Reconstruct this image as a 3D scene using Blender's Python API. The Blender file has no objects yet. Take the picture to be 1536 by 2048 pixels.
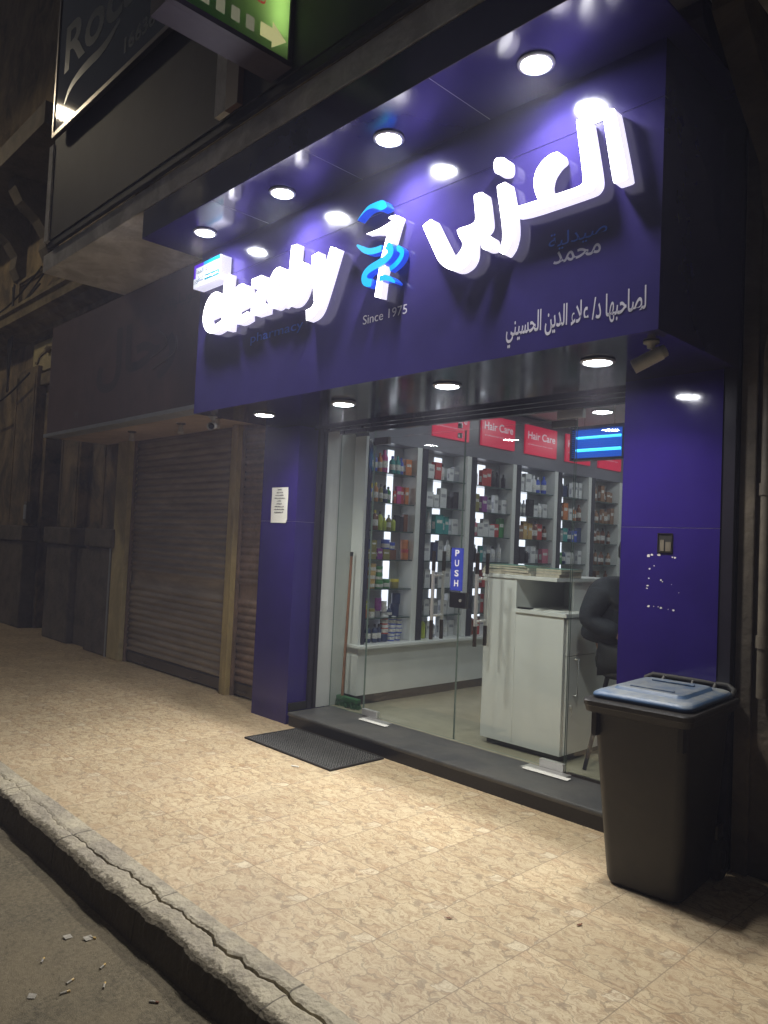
import bpy, math, random
from mathutils import Vector, Matrix
random.seed(7)
SC = bpy.context.scene
COL = SC.collection

# ------------------------------------------------------------------ camera
cam = bpy.data.cameras.new('camera')
cam.sensor_fit = 'VERTICAL'
cam.sensor_height = 24.0
cam.lens = 17.70
cam.clip_start = 0.05
cam.clip_end = 500
camo = bpy.data.objects.new('camera', cam)
COL.objects.link(camo)
camo.matrix_world = Matrix(((0.692550668, -0.0009552423, 0.721368602, 0.0),
                            (0.719990737, -0.0608765213, -0.69130846, 0.0),
                            (0.0445747782, 0.998144848, -0.0414723099, 1.55),
                            (0, 0, 0, 1)))
SC.camera = camo

# ------------------------------------------------------------------ night sky
world = bpy.data.worlds.new('World')
SC.world = world
world.use_nodes = True
wn = world.node_tree.nodes
wl = world.node_tree.links
bg = wn['Background']
sky = wn.new('ShaderNodeTexSky')
sky.sky_type = 'NISHITA'
sky.sun_disc = False
sky.sun_elevation = math.radians(-4.0)
sky.sun_rotation = math.radians(200)
glow = wn.new('ShaderNodeMix')
glow.data_type = 'RGBA'
glow.blend_type = 'ADD'
glow.inputs[0].default_value = 1.0
wl.new(sky.outputs[0], glow.inputs[6])
glow.inputs[7].default_value = (0.26, 0.26, 0.27, 1)      # city glow in the air
wl.new(glow.outputs[2], bg.inputs[0])
bg.inputs[1].default_value = 0.15

# ------------------------------------------------------------------ exposure
vs = SC.view_settings
vs.view_transform = 'Standard'
vs.look = 'None'
vs.exposure = 0.0
vs.gamma = 1.0
vs.use_curve_mapping = False
try:
    SC.cycles.use_denoising = True
    SC.cycles.use_light_tree = True
    SC.cycles.max_bounces = 8
    SC.cycles.transparent_max_bounces = 16
    SC.cycles.sample_clamp_indirect = 6.0
    SC.cycles.caustics_reflective = False
    SC.cycles.caustics_refractive = False
except Exception:
    pass

# strengths of the lamps (all of them modelled luminaires)
L_CANOPY = 150.0
L_SOFFIT = 130.0
W_CANOPY = 17.0
W_SOFFIT = 10.5
L_LETTER = 8.0
L_STREET = 370.0
VEIL_HAZE = 0.010  # density of the volume added for the lens veil

ARABIC = {'alef': [(-1.784, 3.5502), (-1.7739, 3.5525), (-1.7256, 3.5366), (-1.7169, 3.5254), (-1.6446, 3.196), (-1.65, 3.1879), (-1.7068, 3.1879), (-1.717, 3.1965)], 'lam': [(-1.9179, 3.5526), (-1.9109, 3.5564), (-1.857, 3.539), (-1.8495, 3.5266), (-1.7945, 3.2526), (-1.7958, 3.2179), (-1.8096, 3.1972), (-1.8333, 3.1874), (-2.2551, 3.1875), (-2.292, 3.2471), (-2.2401, 3.2403), (-1.9099, 3.232), (-1.8772, 3.2359), (-1.8672, 3.2526)], 'ain': [(-2.0049, 3.4383), (-1.9863, 3.3926), (-2.0212, 3.38), (-2.0574, 3.3427), (-2.0669, 3.2962), (-2.0535, 3.2509), (-2.0334, 3.22), (-2.1101, 3.2268), (-2.137, 3.2851), (-2.1472, 3.3386), (-2.1365, 3.3854), (-2.0993, 3.4272), (-2.0521, 3.4441)], 'zay': [(-2.3725, 3.3829), (-2.3642, 3.389), (-2.3176, 3.3916), (-2.3066, 3.3811), (-2.29, 3.3154), (-2.271, 3.2409), (-2.258, 3.1601), (-2.2567, 3.1086), (-2.2726, 3.053), (-2.3003, 3.0215), (-2.3127, 3.0186), (-2.3401, 3.0401), (-2.3459, 3.0502), (-2.324, 3.0792), (-2.322, 3.1261), (-2.3313, 3.1893)], 'baya': [(-2.5216, 3.3822), (-2.5106, 3.3878), (-2.4656, 3.3855), (-2.4516, 3.3723), (-2.4207, 3.2144), (-2.428, 3.1856), (-2.46, 3.1633), (-2.4989, 3.1577), (-2.515, 3.1423), (-2.5132, 3.0613), (-2.5429, 3.0193), (-2.5998, 3.0029), (-2.6475, 3.0141), (-2.7095, 3.0498), (-2.7548, 3.0932), (-2.8172, 3.2028), (-2.8839, 3.3206), (-2.8753, 3.3278), (-2.8214, 3.3441), (-2.8094, 3.3331), (-2.7434, 3.221), (-2.6768, 3.1129), (-2.6517, 3.091), (-2.6162, 3.0914), (-2.5852, 3.1245), (-2.5843, 3.1514), (-2.6095, 3.1853), (-2.6293, 3.2272), (-2.618, 3.2351), (-2.531, 3.2319), (-2.5032, 3.2421), (-2.5036, 3.2735)], 'dot_a': [(-2.3065, 3.4555), (-2.3094, 3.4441), (-2.3154, 3.4374), (-2.3248, 3.4349), (-2.3388, 3.437), (-2.3629, 3.4453), (-2.3758, 3.453), (-2.3851, 3.4625), (-2.3913, 3.4743), (-2.3947, 3.4896), (-2.3955, 3.5137), (-2.3925, 3.5253), (-2.3863, 3.532), (-2.3767, 3.5344), (-2.3624, 3.532), (-2.3384, 3.5233), (-2.3256, 3.5155), (-2.3166, 3.506), (-2.3105, 3.4943), (-2.3072, 3.4792)], 'dot_b': [(-2.3812, 3.084), (-2.3837, 3.0742), (-2.389, 3.0682), (-2.3972, 3.0656), (-2.4095, 3.0665), (-2.4305, 3.0722), (-2.4417, 3.0779), (-2.4498, 3.0855), (-2.4553, 3.095), (-2.4582, 3.1077), (-2.4588, 3.128), (-2.4563, 3.138), (-2.4509, 3.144), (-2.4425, 3.1465), (-2.4301, 3.1454), (-2.4091, 3.1394), (-2.3979, 3.1336), (-2.39, 3.126), (-2.3847, 3.1166), (-2.3818, 3.104)]}
LATIN = {'e1': [[(-5.1817, 3.2539), (-4.971, 3.2638), (-4.9583, 3.3198), (-5.0241, 3.3797), (-5.1183, 3.3816), (-5.1874, 3.3088), (-5.2019, 3.2155), (-5.1412, 3.1407), (-5.0444, 3.12), (-4.9407, 3.1426)]], 'l': [[(-4.9046, 3.5107), (-4.9265, 3.1833), (-4.8996, 3.1167), (-4.8321, 3.1107)]], 'e2': [[(-4.7941, 3.2414), (-4.6304, 3.2568), (-4.6254, 3.3154), (-4.681, 3.368), (-4.7579, 3.3641), (-4.8058, 3.2949), (-4.8131, 3.211), (-4.7628, 3.1431), (-4.6881, 3.1269), (-4.599, 3.1436)]], 'z': [[(-4.5678, 3.3671), (-4.3772, 3.3713), (-4.5794, 3.1564), (-4.3778, 3.1558)]], 'a': [[(-4.172, 3.3114), (-4.2108, 3.3743), (-4.2722, 3.3851), (-4.3214, 3.3335), (-4.3409, 3.246), (-4.3072, 3.1704), (-4.2485, 3.153), (-4.196, 3.1986), (-4.1701, 3.2885)], [(-4.1486, 3.362), (-4.1756, 3.1776), (-4.1572, 3.1347)]], 'b': [[(-4.0763, 3.5227), (-4.1069, 3.1468)], [(-4.0826, 3.3356), (-4.0286, 3.3759), (-3.9735, 3.3486), (-3.9544, 3.2842), (-3.9731, 3.1904), (-4.0306, 3.1368), (-4.0996, 3.1453)]], 'y': [[(-3.8439, 3.4037), (-3.8005, 3.1005)], [(-3.6552, 3.3983), (-3.7862, 3.0869), (-3.8312, 3.0216), (-3.907, 3.0126)]]}
EMBLEM = {'staff': [(-3.3672, 3.4105), (-3.2561, 3.4114), (-3.1867, 3.4209), (-3.1415, 3.4313), (-3.1623, 3.4445), (-3.1775, 3.457), (-3.1548, 3.4607), (-3.1204, 3.4556), (-3.0887, 3.4424), (-3.0822, 3.4277), (-3.0987, 3.3963), (-3.1142, 3.3563), (-3.1383, 3.2902), (-3.1972, 3.1346), (-3.2137, 2.9872), (-3.2661, 3.0062), (-3.2313, 3.212), (-3.1824, 3.3545), (-3.2065, 3.3692), (-3.2967, 3.3969)], 'cap': [(-3.4523, 3.5036), (-3.398, 3.5475), (-3.3448, 3.5761), (-3.2788, 3.5772), (-3.2255, 3.5735), (-3.2043, 3.5609), (-3.1915, 3.5407), (-3.1813, 3.5172), (-3.2099, 3.5113), (-3.2392, 3.5138), (-3.27, 3.5331), (-3.3006, 3.5463), (-3.331, 3.5511), (-3.3613, 3.5495), (-3.3913, 3.5392)]}
SNAKE = {'coil_front': [(-3.1636, 3.2846), (-3.1318, 3.2603), (-3.1258, 3.2266), (-3.1612, 3.2031), (-3.224, 3.1898), (-3.3002, 3.1792), (-3.3439, 3.1561), (-3.3496, 3.1242), (-3.3248, 3.097), (-3.2791, 3.087)], 'tail_left': [(-3.4527, 3.3656), (-3.4016, 3.3292), (-3.3506, 3.3003), (-3.2895, 3.2882), (-3.2305, 3.2896)], 'tail_low': [(-3.2181, 3.0987), (-3.1717, 3.0972), (-3.1248, 3.0777), (-3.0808, 3.0471)], 'coil_back': [(-3.1085, 3.2664), (-3.0591, 3.2338), (-3.0624, 3.1988), (-3.1024, 3.1687), (-3.1578, 3.1497)]}


# ------------------------------------------------------------------ materials
def mat(name, col, rough=0.5, metal=0.0, spec=0.5, var=0.0, vscale=6.0, bump=0.0, bscale=60.0,
        dirt=None, dscale=2.0, damt=0.5, stretch=(1, 1, 1), coat=0.0, rvar=0.0):
    m = bpy.data.materials.new(name)
    m.use_nodes = True
    nt = m.node_tree
    b = nt.nodes['Principled BSDF']
    b.inputs['Base Color'].default_value = (*col, 1)
    b.inputs['Roughness'].default_value = rough
    b.inputs['Metallic'].default_value = metal
    b.inputs['Specular IOR Level'].default_value = spec
    if coat:
        b.inputs['Coat Weight'].default_value = coat
        b.inputs['Coat Roughness'].default_value = 0.08
    if not (var or bump or dirt or rvar):
        return m
    tc = nt.nodes.new('ShaderNodeTexCoord')
    mp = nt.nodes.new('ShaderNodeMapping')
    mp.inputs['Scale'].default_value = stretch
    nt.links.new(tc.outputs['Object'], mp.inputs[0])
    src = None
    if var:
        n = nt.nodes.new('ShaderNodeTexNoise')
        n.inputs['Scale'].default_value = vscale
        n.inputs['Detail'].default_value = 6
        n.inputs['Roughness'].default_value = 0.65
        nt.links.new(mp.outputs[0], n.inputs['Vector'])
        r = nt.nodes.new('ShaderNodeValToRGB')
        e = r.color_ramp.elements
        e[0].position = 0.3
        e[1].position = 0.7
        e[0].color = (*[max(0, c * (1 - var)) for c in col], 1)
        e[1].color = (*[min(1, c * (1 + var)) for c in col], 1)
        nt.links.new(n.outputs['Fac'], r.inputs[0])
        src = r.outputs[0]
    if dirt:
        n2 = nt.nodes.new('ShaderNodeTexNoise')
        n2.inputs['Scale'].default_value = dscale
        n2.inputs['Detail'].default_value = 8
        n2.inputs['Roughness'].default_value = 0.7
        n2.inputs['Distortion'].default_value = 0.6
        nt.links.new(mp.outputs[0], n2.inputs['Vector'])
        r2 = nt.nodes.new('ShaderNodeValToRGB')
        e = r2.color_ramp.elements
        e[0].position = 0.52 - 0.12
        e[1].position = 0.52 + 0.10
        e[0].color = (0, 0, 0, 1)
        e[1].color = (damt, damt, damt, 1)
        nt.links.new(n2.outputs['Fac'], r2.inputs[0])
        mx = nt.nodes.new('ShaderNodeMix')
        mx.data_type = 'RGBA'
        nt.links.new(r2.outputs[0], mx.inputs[0])
        if src:
            nt.links.new(src, mx.inputs[6])
        else:
            mx.inputs[6].default_value = (*col, 1)
        mx.inputs[7].default_value = (*dirt, 1)
        src = mx.outputs[2]
    if src:
        nt.links.new(src, b.inputs['Base Color'])
    if rvar:
        n4 = nt.nodes.new('ShaderNodeTexNoise')
        n4.inputs['Scale'].default_value = 3.0
        n4.inputs['Detail'].default_value = 7
        nt.links.new(mp.outputs[0], n4.inputs['Vector'])
        mr = nt.nodes.new('ShaderNodeMapRange')
        mr.inputs[1].default_value = 0.3
        mr.inputs[2].default_value = 0.7
        mr.inputs[3].default_value = max(0.02, rough - rvar)
        mr.inputs[4].default_value = rough + rvar
        nt.links.new(n4.outputs['Fac'], mr.inputs[0])
        nt.links.new(mr.outputs[0], b.inputs['Roughness'])
    if bump:
        n3 = nt.nodes.new('ShaderNodeTexNoise')
        n3.inputs['Scale'].default_value = bscale
        n3.inputs['Detail'].default_value = 5
        nt.links.new(mp.outputs[0], n3.inputs['Vector'])
        bp = nt.nodes.new('ShaderNodeBump')
        bp.inputs['Strength'].default_value = bump
        bp.inputs['Distance'].default_value = 0.02
        nt.links.new(n3.outputs['Fac'], bp.inputs['Height'])
        nt.links.new(bp.outputs[0], b.inputs['Normal'])
    return m


def emit(name, col, strength, base=None):
    m = bpy.data.materials.new(name)
    m.use_nodes = True
    b = m.node_tree.nodes['Principled BSDF']
    b.inputs['Base Color'].default_value = (*(base or [c * 0.5 for c in col]), 1)
    b.inputs['Roughness'].default_value = 0.3
    b.inputs['Emission Color'].default_value = (*col, 1)
    b.inputs['Emission Strength'].default_value = strength
    return m


def glass_mat(name, tint, ior=1.5, rough=0.0):
    m = bpy.data.materials.new(name)
    m.use_nodes = True
    nt = m.node_tree
    nt.nodes.remove(nt.nodes['Principled BSDF'])
    out = nt.nodes['Material Output']
    tr = nt.nodes.new('ShaderNodeBsdfTransparent')
    tr.inputs[0].default_value = (*tint, 1)
    gl = nt.nodes.new('ShaderNodeBsdfGlossy')
    gl.inputs['Roughness'].default_value = rough
    lw = nt.nodes.new('ShaderNodeLayerWeight')
    lw.inputs[0].default_value = 0.5
    pw = nt.nodes.new('ShaderNodeMath')
    pw.operation = 'POWER'
    pw.inputs[1].default_value = 5.0
    fr = nt.nodes.new('ShaderNodeMath')
    fr.operation = 'MULTIPLY_ADD'
    fr.inputs[1].default_value = 0.94
    fr.inputs[2].default_value = 0.04
    nt.links.new(lw.outputs['Facing'], pw.inputs[0])
    nt.links.new(pw.outputs[0], fr.inputs[0])
    mx = nt.nodes.new('ShaderNodeMixShader')
    nt.links.new(fr.outputs[0], mx.inputs[0])
    nt.links.new(tr.outputs[0], mx.inputs[1])
    nt.links.new(gl.outputs[0], mx.inputs[2])
    nt.links.new(mx.outputs[0], out.inputs[0])
    return m


def tile_mat():
    m = bpy.data.materials.new('printed_paving_tile')
    m.use_nodes = True
    nt = m.node_tree
    N, L = nt.nodes, nt.links
    b = N['Principled BSDF']
    tc = N.new('ShaderNodeTexCoord')
    mp = N.new('ShaderNodeMapping')
    T = 0.4245
    mp.inputs['Scale'].default_value = (1 / T, 1 / T, 1)
    mp.inputs['Location'].default_value = (1.73 / T, -2.131 / T, 0)
    L.new(tc.outputs['Object'], mp.inputs[0])

    def vm(op, a, bb=None):
        n = N.new('ShaderNodeVectorMath')
        n.operation = op
        L.new(a, n.inputs[0])
        if bb is not None:
            if isinstance(bb, tuple):
                n.inputs[1].default_value = bb
            else:
                L.new(bb, n.inputs[1])
        return n.outputs[0]

    def ma(op, a, bb=None, c=None):
        n = N.new('ShaderNodeMath')
        n.operation = op
        for i, v in enumerate((a, bb, c)):
            if v is None:
                continue
            if isinstance(v, (int, float)):
                n.inputs[i].default_value = v
            else:
                L.new(v, n.inputs[i])
        return n.outputs[0]

    def ramp(v, stops):
        n = N.new('ShaderNodeValToRGB')
        e = n.color_ramp.elements
        while len(e) < len(stops):
            e.new(0.5)
        for i, (p, c) in enumerate(stops):
            e[i].position = p
            e[i].color = (*c, 1) if len(c) == 3 else c
        L.new(v, n.inputs[0])
        return n.outputs[0]

    def mix(f, a, bb, typ='MIX'):
        n = N.new('ShaderNodeMix')
        n.data_type = 'RGBA'
        n.blend_type = typ
        for i, v in ((0, f), (6, a), (7, bb)):
            if isinstance(v, (int, float)):
                n.inputs[i].default_value = v
            elif isinstance(v, tuple):
                n.inputs[i].default_value = (*v, 1)
            else:
                L.new(v, n.inputs[i])
        return n.outputs[2]

    def noise(vec, sc, det=4, rough=0.6, dist=0.0):
        n = N.new('ShaderNodeTexNoise')
        n.inputs['Scale'].default_value = sc
        n.inputs['Detail'].default_value = det
        n.inputs['Roughness'].default_value = rough
        n.inputs['Distortion'].default_value = dist
        L.new(vec, n.inputs['Vector'])
        return n
    fr = vm('FRACTION', mp.outputs[0])
    cell = vm('FLOOR', mp.outputs[0])
    wn_ = N.new('ShaderNodeTexWhiteNoise')
    wn_.noise_dimensions = '2D'
    L.new(cell, wn_.inputs['Vector'])
    # printed stones: the same print on every tile
    warp = noise(fr, 5.0, 3)
    wv = vm('SUBTRACT', warp.outputs['Color'], (0.5, 0.5, 0.5))
    wv = vm('MULTIPLY', wv, (0.34, 0.30, 0.0))
    fv = vm('ADD', fr, wv)
    st = vm('MULTIPLY', fv, (0.72, 1.25, 1))
    v1 = N.new('ShaderNodeTexVoronoi')
    v1.feature = 'DISTANCE_TO_EDGE'
    v1.inputs['Scale'].default_value = 3.4
    L.new(st, v1.inputs['Vector'])
    v2 = N.new('ShaderNodeTexVoronoi')
    v2.inputs['Scale'].default_value = 3.4
    L.new(st, v2.inputs['Vector'])
    v3 = N.new('ShaderNodeTexVoronoi')
    v3.feature = 'DISTANCE_TO_EDGE'
    v3.inputs['Scale'].default_value = 8.5
    L.new(st, v3.inputs['Vector'])
    thick = ma('MULTIPLY', noise(fr, 5.0, 5, 0.7).outputs['Fac'], 0.14)
    vein = ma('LESS_THAN', v1.outputs['Distance'], ma('SUBTRACT', thick, 0.048))
    vein2 = ma('LESS_THAN', v3.outputs['Distance'], ma('SUBTRACT', ma('MULTIPLY', noise(fr, 3.2, 3).outputs['Fac'], 0.40), 0.205))
    stone = ramp(v2.outputs['Color'], [(0.0, (0.53, 0.41, 0.25)), (0.35, (0.61, 0.505, 0.325)), (0.6, (0.54, 0.41, 0.255)), (0.8, (0.67, 0.585, 0.41)), (1.0, (0.50, 0.365, 0.225))])
    sm = noise(vm('ADD', vm('MULTIPLY', fv, (7.0, 21.0, 1)), vm('MULTIPLY', wn_.outputs['Color'], (9.0, 9.0, 0.0))), 1.0, 8, 0.75, 0.9)
    smudge = ramp(sm.outputs['Fac'], [(0.45, (0, 0, 0)), (0.60, (1, 1, 1))])
    col = mix(ma('MULTIPLY', smudge, 0.74), stone, (0.295, 0.18, 0.098))
    pl = noise(vm('ADD', vm('MULTIPLY', mp.outputs[0], (1.3, 3.0, 1)), wv), 1.3, 6, 0.65)
    pale = ramp(pl.outputs['Fac'], [(0.48, (0, 0, 0)), (0.72, (1, 1, 1))])
    col = mix(ma('MULTIPLY', pale, 0.38), col, (0.66, 0.565, 0.385))
    col = mix(ma('MULTIPLY', vein, 0.48), col, (0.21, 0.165, 0.115))
    col = mix(ma('MULTIPLY', vein2, 0.40), col, (0.22, 0.165, 0.11))
    tint = ma('MULTIPLY_ADD', wn_.outputs['Value'], 0.16, 0.86)
    tintc = N.new('ShaderNodeCombineColor')
    for i in range(3):
        L.new(tint, tintc.inputs[i])
    col = mix(1.0, col, tintc.outputs[0], 'MULTIPLY')
    # walked-in dirt over many tiles
    dn = noise(tc.outputs['Object'], 0.9, 8, 0.68, 0.5)
    dirt = ramp(dn.outputs['Fac'], [(0.42, (0, 0, 0)), (0.72, (1, 1, 1))])
    col = mix(ma('MULTIPLY', dirt, 0.36), col, (0.28, 0.205, 0.135))
    d2 = noise(tc.outputs['Object'], 22.0, 6, 0.7)
    d2m = ramp(d2.outputs['Fac'], [(0.60, (0, 0, 0)), (0.72, (1, 1, 1))])
    col = mix(ma('MULTIPLY', d2m, 0.22), col, (0.22, 0.17, 0.12))
    # grout
    sx = N.new('ShaderNodeSeparateXYZ')
    L.new(fr, sx.inputs[0])
    ex = ma('MINIMUM', sx.outputs[0], ma('SUBTRACT', 1.0, sx.outputs[0]))
    ey = ma('MINIMUM', sx.outputs[1], ma('SUBTRACT', 1.0, sx.outputs[1]))
    ed = ma('MINIMUM', ex, ey)
    g = ma('LESS_THAN', ed, 0.0060)
    col = mix(ma('MULTIPLY', g, 0.62), col, (0.20, 0.15, 0.10))
    L.new(col, b.inputs['Base Color'])
    rr_ = ramp(dn.outputs['Fac'], [(0.3, (0.36, 0.36, 0.36)), (0.7, (0.56, 0.56, 0.56))])
    L.new(rr_, b.inputs['Roughness'])
    b.inputs['Specular IOR Level'].default_value = 0.4
    h = ma('SUBTRACT', ma('MULTIPLY', sm.outputs['Fac'], 0.25), ma('MULTIPLY', g, 1.0))
    bp = N.new('ShaderNodeBump')
    bp.inputs['Strength'].default_value = 0.35
    bp.inputs['Distance'].default_value = 0.004
    L.new(h, bp.inputs['Height'])
    L.new(bp.outputs[0], b.inputs['Normal'])
    return m


M = {}
M['tile'] = tile_mat()
M['asphalt'] = mat('asphalt', (0.120, 0.102, 0.068), 0.9, spec=.25, var=0.55, vscale=70, bump=0.35, bscale=230, dirt=(0.215, 0.172, 0.105), dscale=1.6, damt=0.45)
M['kerb'] = mat('kerb_concrete', (0.20, 0.185, 0.155), 0.85, var=0.3, vscale=14, bump=0.6, bscale=45, dirt=(0.36, 0.33, 0.25), dscale=2.6, damt=0.75)
def kerb_mat():
    m = mat('kerb_concrete_grimy', (0.29, 0.255, 0.195), 0.88, var=0.3, vscale=14, bump=0.8, bscale=40, dirt=(0.50, 0.44, 0.31), dscale=2.2, damt=0.8)
    nt = m.node_tree
    N, L = nt.nodes, nt.links
    b = N['Principled BSDF']
    src = b.inputs['Base Color'].links[0].from_socket
    tc = N.new('ShaderNodeTexCoord')
    sx = N.new('ShaderNodeSeparateXYZ')
    L.new(tc.outputs['Object'], sx.inputs[0])
    def nz(sc, det, rough):
        n = N.new('ShaderNodeTexNoise')
        n.inputs['Scale'].default_value = sc
        n.inputs['Detail'].default_value = det
        n.inputs['Roughness'].default_value = rough
        L.new(tc.outputs['Object'], n.inputs['Vector'])
        return n.outputs['Fac']
    def ma(op, a, c=None, d=None):
        n = N.new('ShaderNodeMath')
        n.operation = op
        for i, v in enumerate((a, c, d)):
            if v is None:
                continue
            if isinstance(v, float):
                n.inputs[i].default_value = v
            else:
                L.new(v, n.inputs[i])
        return n.outputs[0]
    # soot creeps up the road face to a ragged line, with loose smears on the top
    hgt = ma('ADD', ma('MULTIPLY', sx.outputs[2], 12.0), ma('MULTIPLY', ma('SUBTRACT', sx.outputs[1], 1.56), 9.0))
    lim = ma('ADD', ma('MULTIPLY', nz(38.0, 6.0, 0.75), 1.3), ma('MULTIPLY', nz(3.0, 3.0, 0.6), 0.9))
    msk = N.new('ShaderNodeMapRange')
    msk.inputs[1].default_value = 0.62
    msk.inputs[2].default_value = 0.80
    msk.inputs[3].default_value = 0.0
    msk.inputs[4].default_value = 1.0
    L.new(ma('SUBTRACT', lim, ma('ADD', hgt, 0.45)), msk.inputs[0])
    mx = N.new('ShaderNodeMix')
    mx.data_type = 'RGBA'
    L.new(msk.outputs[0], mx.inputs[0])
    L.new(src, mx.inputs[6])
    mx.inputs[7].default_value = (0.10, 0.082, 0.052, 1)
    # thin dark hair cracks and specks on the cement
    sp = N.new('ShaderNodeMapRange')
    sp.inputs[1].default_value = 0.60
    sp.inputs[2].default_value = 0.70
    L.new(nz(60.0, 5.0, 0.7), sp.inputs[0])
    mx2 = N.new('ShaderNodeMix')
    mx2.data_type = 'RGBA'
    L.new(ma('MULTIPLY', sp.outputs[0], 0.55), mx2.inputs[0])
    L.new(mx.outputs[2], mx2.inputs[6])
    mx2.inputs[7].default_value = (0.07, 0.06, 0.045, 1)
    jt = ma('LESS_THAN', ma('FRACT', ma('MULTIPLY_ADD', sx.outputs[0], 1.13, 0.37)), ma('MULTIPLY', nz(9.0, 4.0, 0.7), 0.020))
    mx3 = N.new('ShaderNodeMix')
    mx3.data_type = 'RGBA'
    L.new(ma('MULTIPLY', jt, 0.75), mx3.inputs[0])
    L.new(mx2.outputs[2], mx3.inputs[6])
    mx3.inputs[7].default_value = (0.05, 0.04, 0.028, 1)
    L.new(mx3.outputs[2], b.inputs['Base Color'])
    return m


M['kerb'] = kerb_mat()
M['kerb_grime'] = mat('kerb_grime', (0.026, 0.021, 0.013), 0.95, var=0.5, vscale=25, bump=0.9, bscale=50, dirt=(0.06, 0.05, 0.03), dscale=9, damt=0.5)
M['crack'] = mat('crack_dirt', (0.035, 0.028, 0.018), 1.0)
M['panel'] = mat('violet_cladding', (0.020, 0.010, 0.125), 0.13, spec=0.55, var=0.16, vscale=2.2, rvar=0.08, bump=0.03, bscale=3.0)
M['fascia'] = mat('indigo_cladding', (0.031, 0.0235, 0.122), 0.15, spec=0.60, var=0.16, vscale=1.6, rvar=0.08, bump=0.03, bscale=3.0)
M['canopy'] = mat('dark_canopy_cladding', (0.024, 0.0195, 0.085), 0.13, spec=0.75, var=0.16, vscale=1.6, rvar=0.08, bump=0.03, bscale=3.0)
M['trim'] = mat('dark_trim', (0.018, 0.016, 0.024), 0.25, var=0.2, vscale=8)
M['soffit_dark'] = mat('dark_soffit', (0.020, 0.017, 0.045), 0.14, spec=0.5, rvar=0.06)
M['granite'] = mat('dark_granite', (0.055, 0.057, 0.058), 0.42, var=0.35, vscale=120, dirt=(0.12, 0.115, 0.10), dscale=3.0, damt=0.45, rvar=0.1)
M['granite_face'] = mat('black_granite', (0.016, 0.015, 0.014), 0.35, var=0.3, vscale=60)
M['white_paint'] = mat('white_laminate', (0.66, 0.68, 0.67), 0.32, var=0.05, vscale=3)
M['grey_paint'] = mat('pale_grey_paint', (0.50, 0.53, 0.52), 0.4, var=0.06, vscale=4)
M['steel'] = mat('brushed_steel', (0.70, 0.70, 0.69), 0.34, metal=0.75)
M['dark_steel'] = mat('dark_steel', (0.16, 0.14, 0.12), 0.3, metal=1.0)
M['black_plastic'] = mat('black_plastic', (0.0085, 0.0078, 0.007), 0.42, var=0.25, vscale=18, bump=0.12, bscale=220, dirt=(0.022, 0.019, 0.015), dscale=4, damt=0.5)
M['rubber'] = mat('rubber', (0.016, 0.015, 0.014), 0.7, var=0.3, vscale=40)
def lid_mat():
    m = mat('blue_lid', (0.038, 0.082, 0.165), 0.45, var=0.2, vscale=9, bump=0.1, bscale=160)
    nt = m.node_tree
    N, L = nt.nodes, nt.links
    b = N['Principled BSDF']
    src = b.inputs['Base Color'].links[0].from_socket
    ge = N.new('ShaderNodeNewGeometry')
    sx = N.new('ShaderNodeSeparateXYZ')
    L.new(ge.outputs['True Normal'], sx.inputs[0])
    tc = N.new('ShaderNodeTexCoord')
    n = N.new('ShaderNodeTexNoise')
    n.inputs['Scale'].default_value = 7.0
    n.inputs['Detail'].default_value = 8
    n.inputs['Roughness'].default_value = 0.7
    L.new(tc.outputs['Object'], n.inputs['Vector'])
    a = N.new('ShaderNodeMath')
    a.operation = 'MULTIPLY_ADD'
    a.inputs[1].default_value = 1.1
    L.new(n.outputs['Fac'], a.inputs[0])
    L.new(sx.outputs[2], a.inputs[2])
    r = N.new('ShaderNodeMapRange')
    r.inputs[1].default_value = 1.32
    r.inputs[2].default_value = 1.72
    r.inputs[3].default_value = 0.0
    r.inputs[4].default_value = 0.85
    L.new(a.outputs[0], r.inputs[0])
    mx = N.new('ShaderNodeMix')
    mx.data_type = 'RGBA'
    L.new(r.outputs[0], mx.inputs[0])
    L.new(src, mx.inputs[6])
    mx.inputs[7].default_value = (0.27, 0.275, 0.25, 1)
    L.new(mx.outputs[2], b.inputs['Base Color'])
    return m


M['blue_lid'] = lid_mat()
M['slat'] = mat('shutter_steel', (0.44, 0.375, 0.29), 0.25, metal=0.5, var=0.2, vscale=5, stretch=(0.4, 1, 3), dirt=(0.23, 0.185, 0.14), dscale=1.6, damt=0.7)
M['slat_brown'] = mat('brown_shutter_steel', (0.26, 0.178, 0.13), 0.45, metal=0.15, var=0.25, vscale=9, dirt=(0.12, 0.088, 0.066), dscale=3, damt=0.7)
M['yellow_post'] = mat('ochre_painted_steel', (0.42, 0.33, 0.14), 0.5, var=0.25, vscale=7, stretch=(1, 1, 0.3), dirt=(0.16, 0.12, 0.06), dscale=3, damt=0.6)
M['plaster'] = mat('stained_plaster', (0.27, 0.20, 0.105), 0.9, var=0.30, vscale=3.0, bump=0.5, bscale=18, dirt=(0.055, 0.045, 0.03), dscale=1.7, damt=0.92, stretch=(1, 1, 0.75))
M['plaster_pale'] = mat('ochre_jamb_paint', (0.55, 0.47, 0.24), 0.8, var=0.18, vscale=3, bump=0.25, bscale=25, dirt=(0.22, 0.18, 0.09), dscale=1.6, damt=0.6, stretch=(1, 1, 0.7))
M['plinth'] = mat('blackened_stone', (0.095, 0.082, 0.066), 0.9, var=0.5, vscale=4, bump=0.6, bscale=20, dirt=(0.19, 0.16, 0.115), dscale=2.4, damt=0.55)
M['mould'] = mat('old_stone_moulding', (0.30, 0.24, 0.13), 0.9, var=0.35, vscale=3, bump=0.4, bscale=22, dirt=(0.08, 0.06, 0.035), dscale=1.5, damt=0.8)
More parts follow.
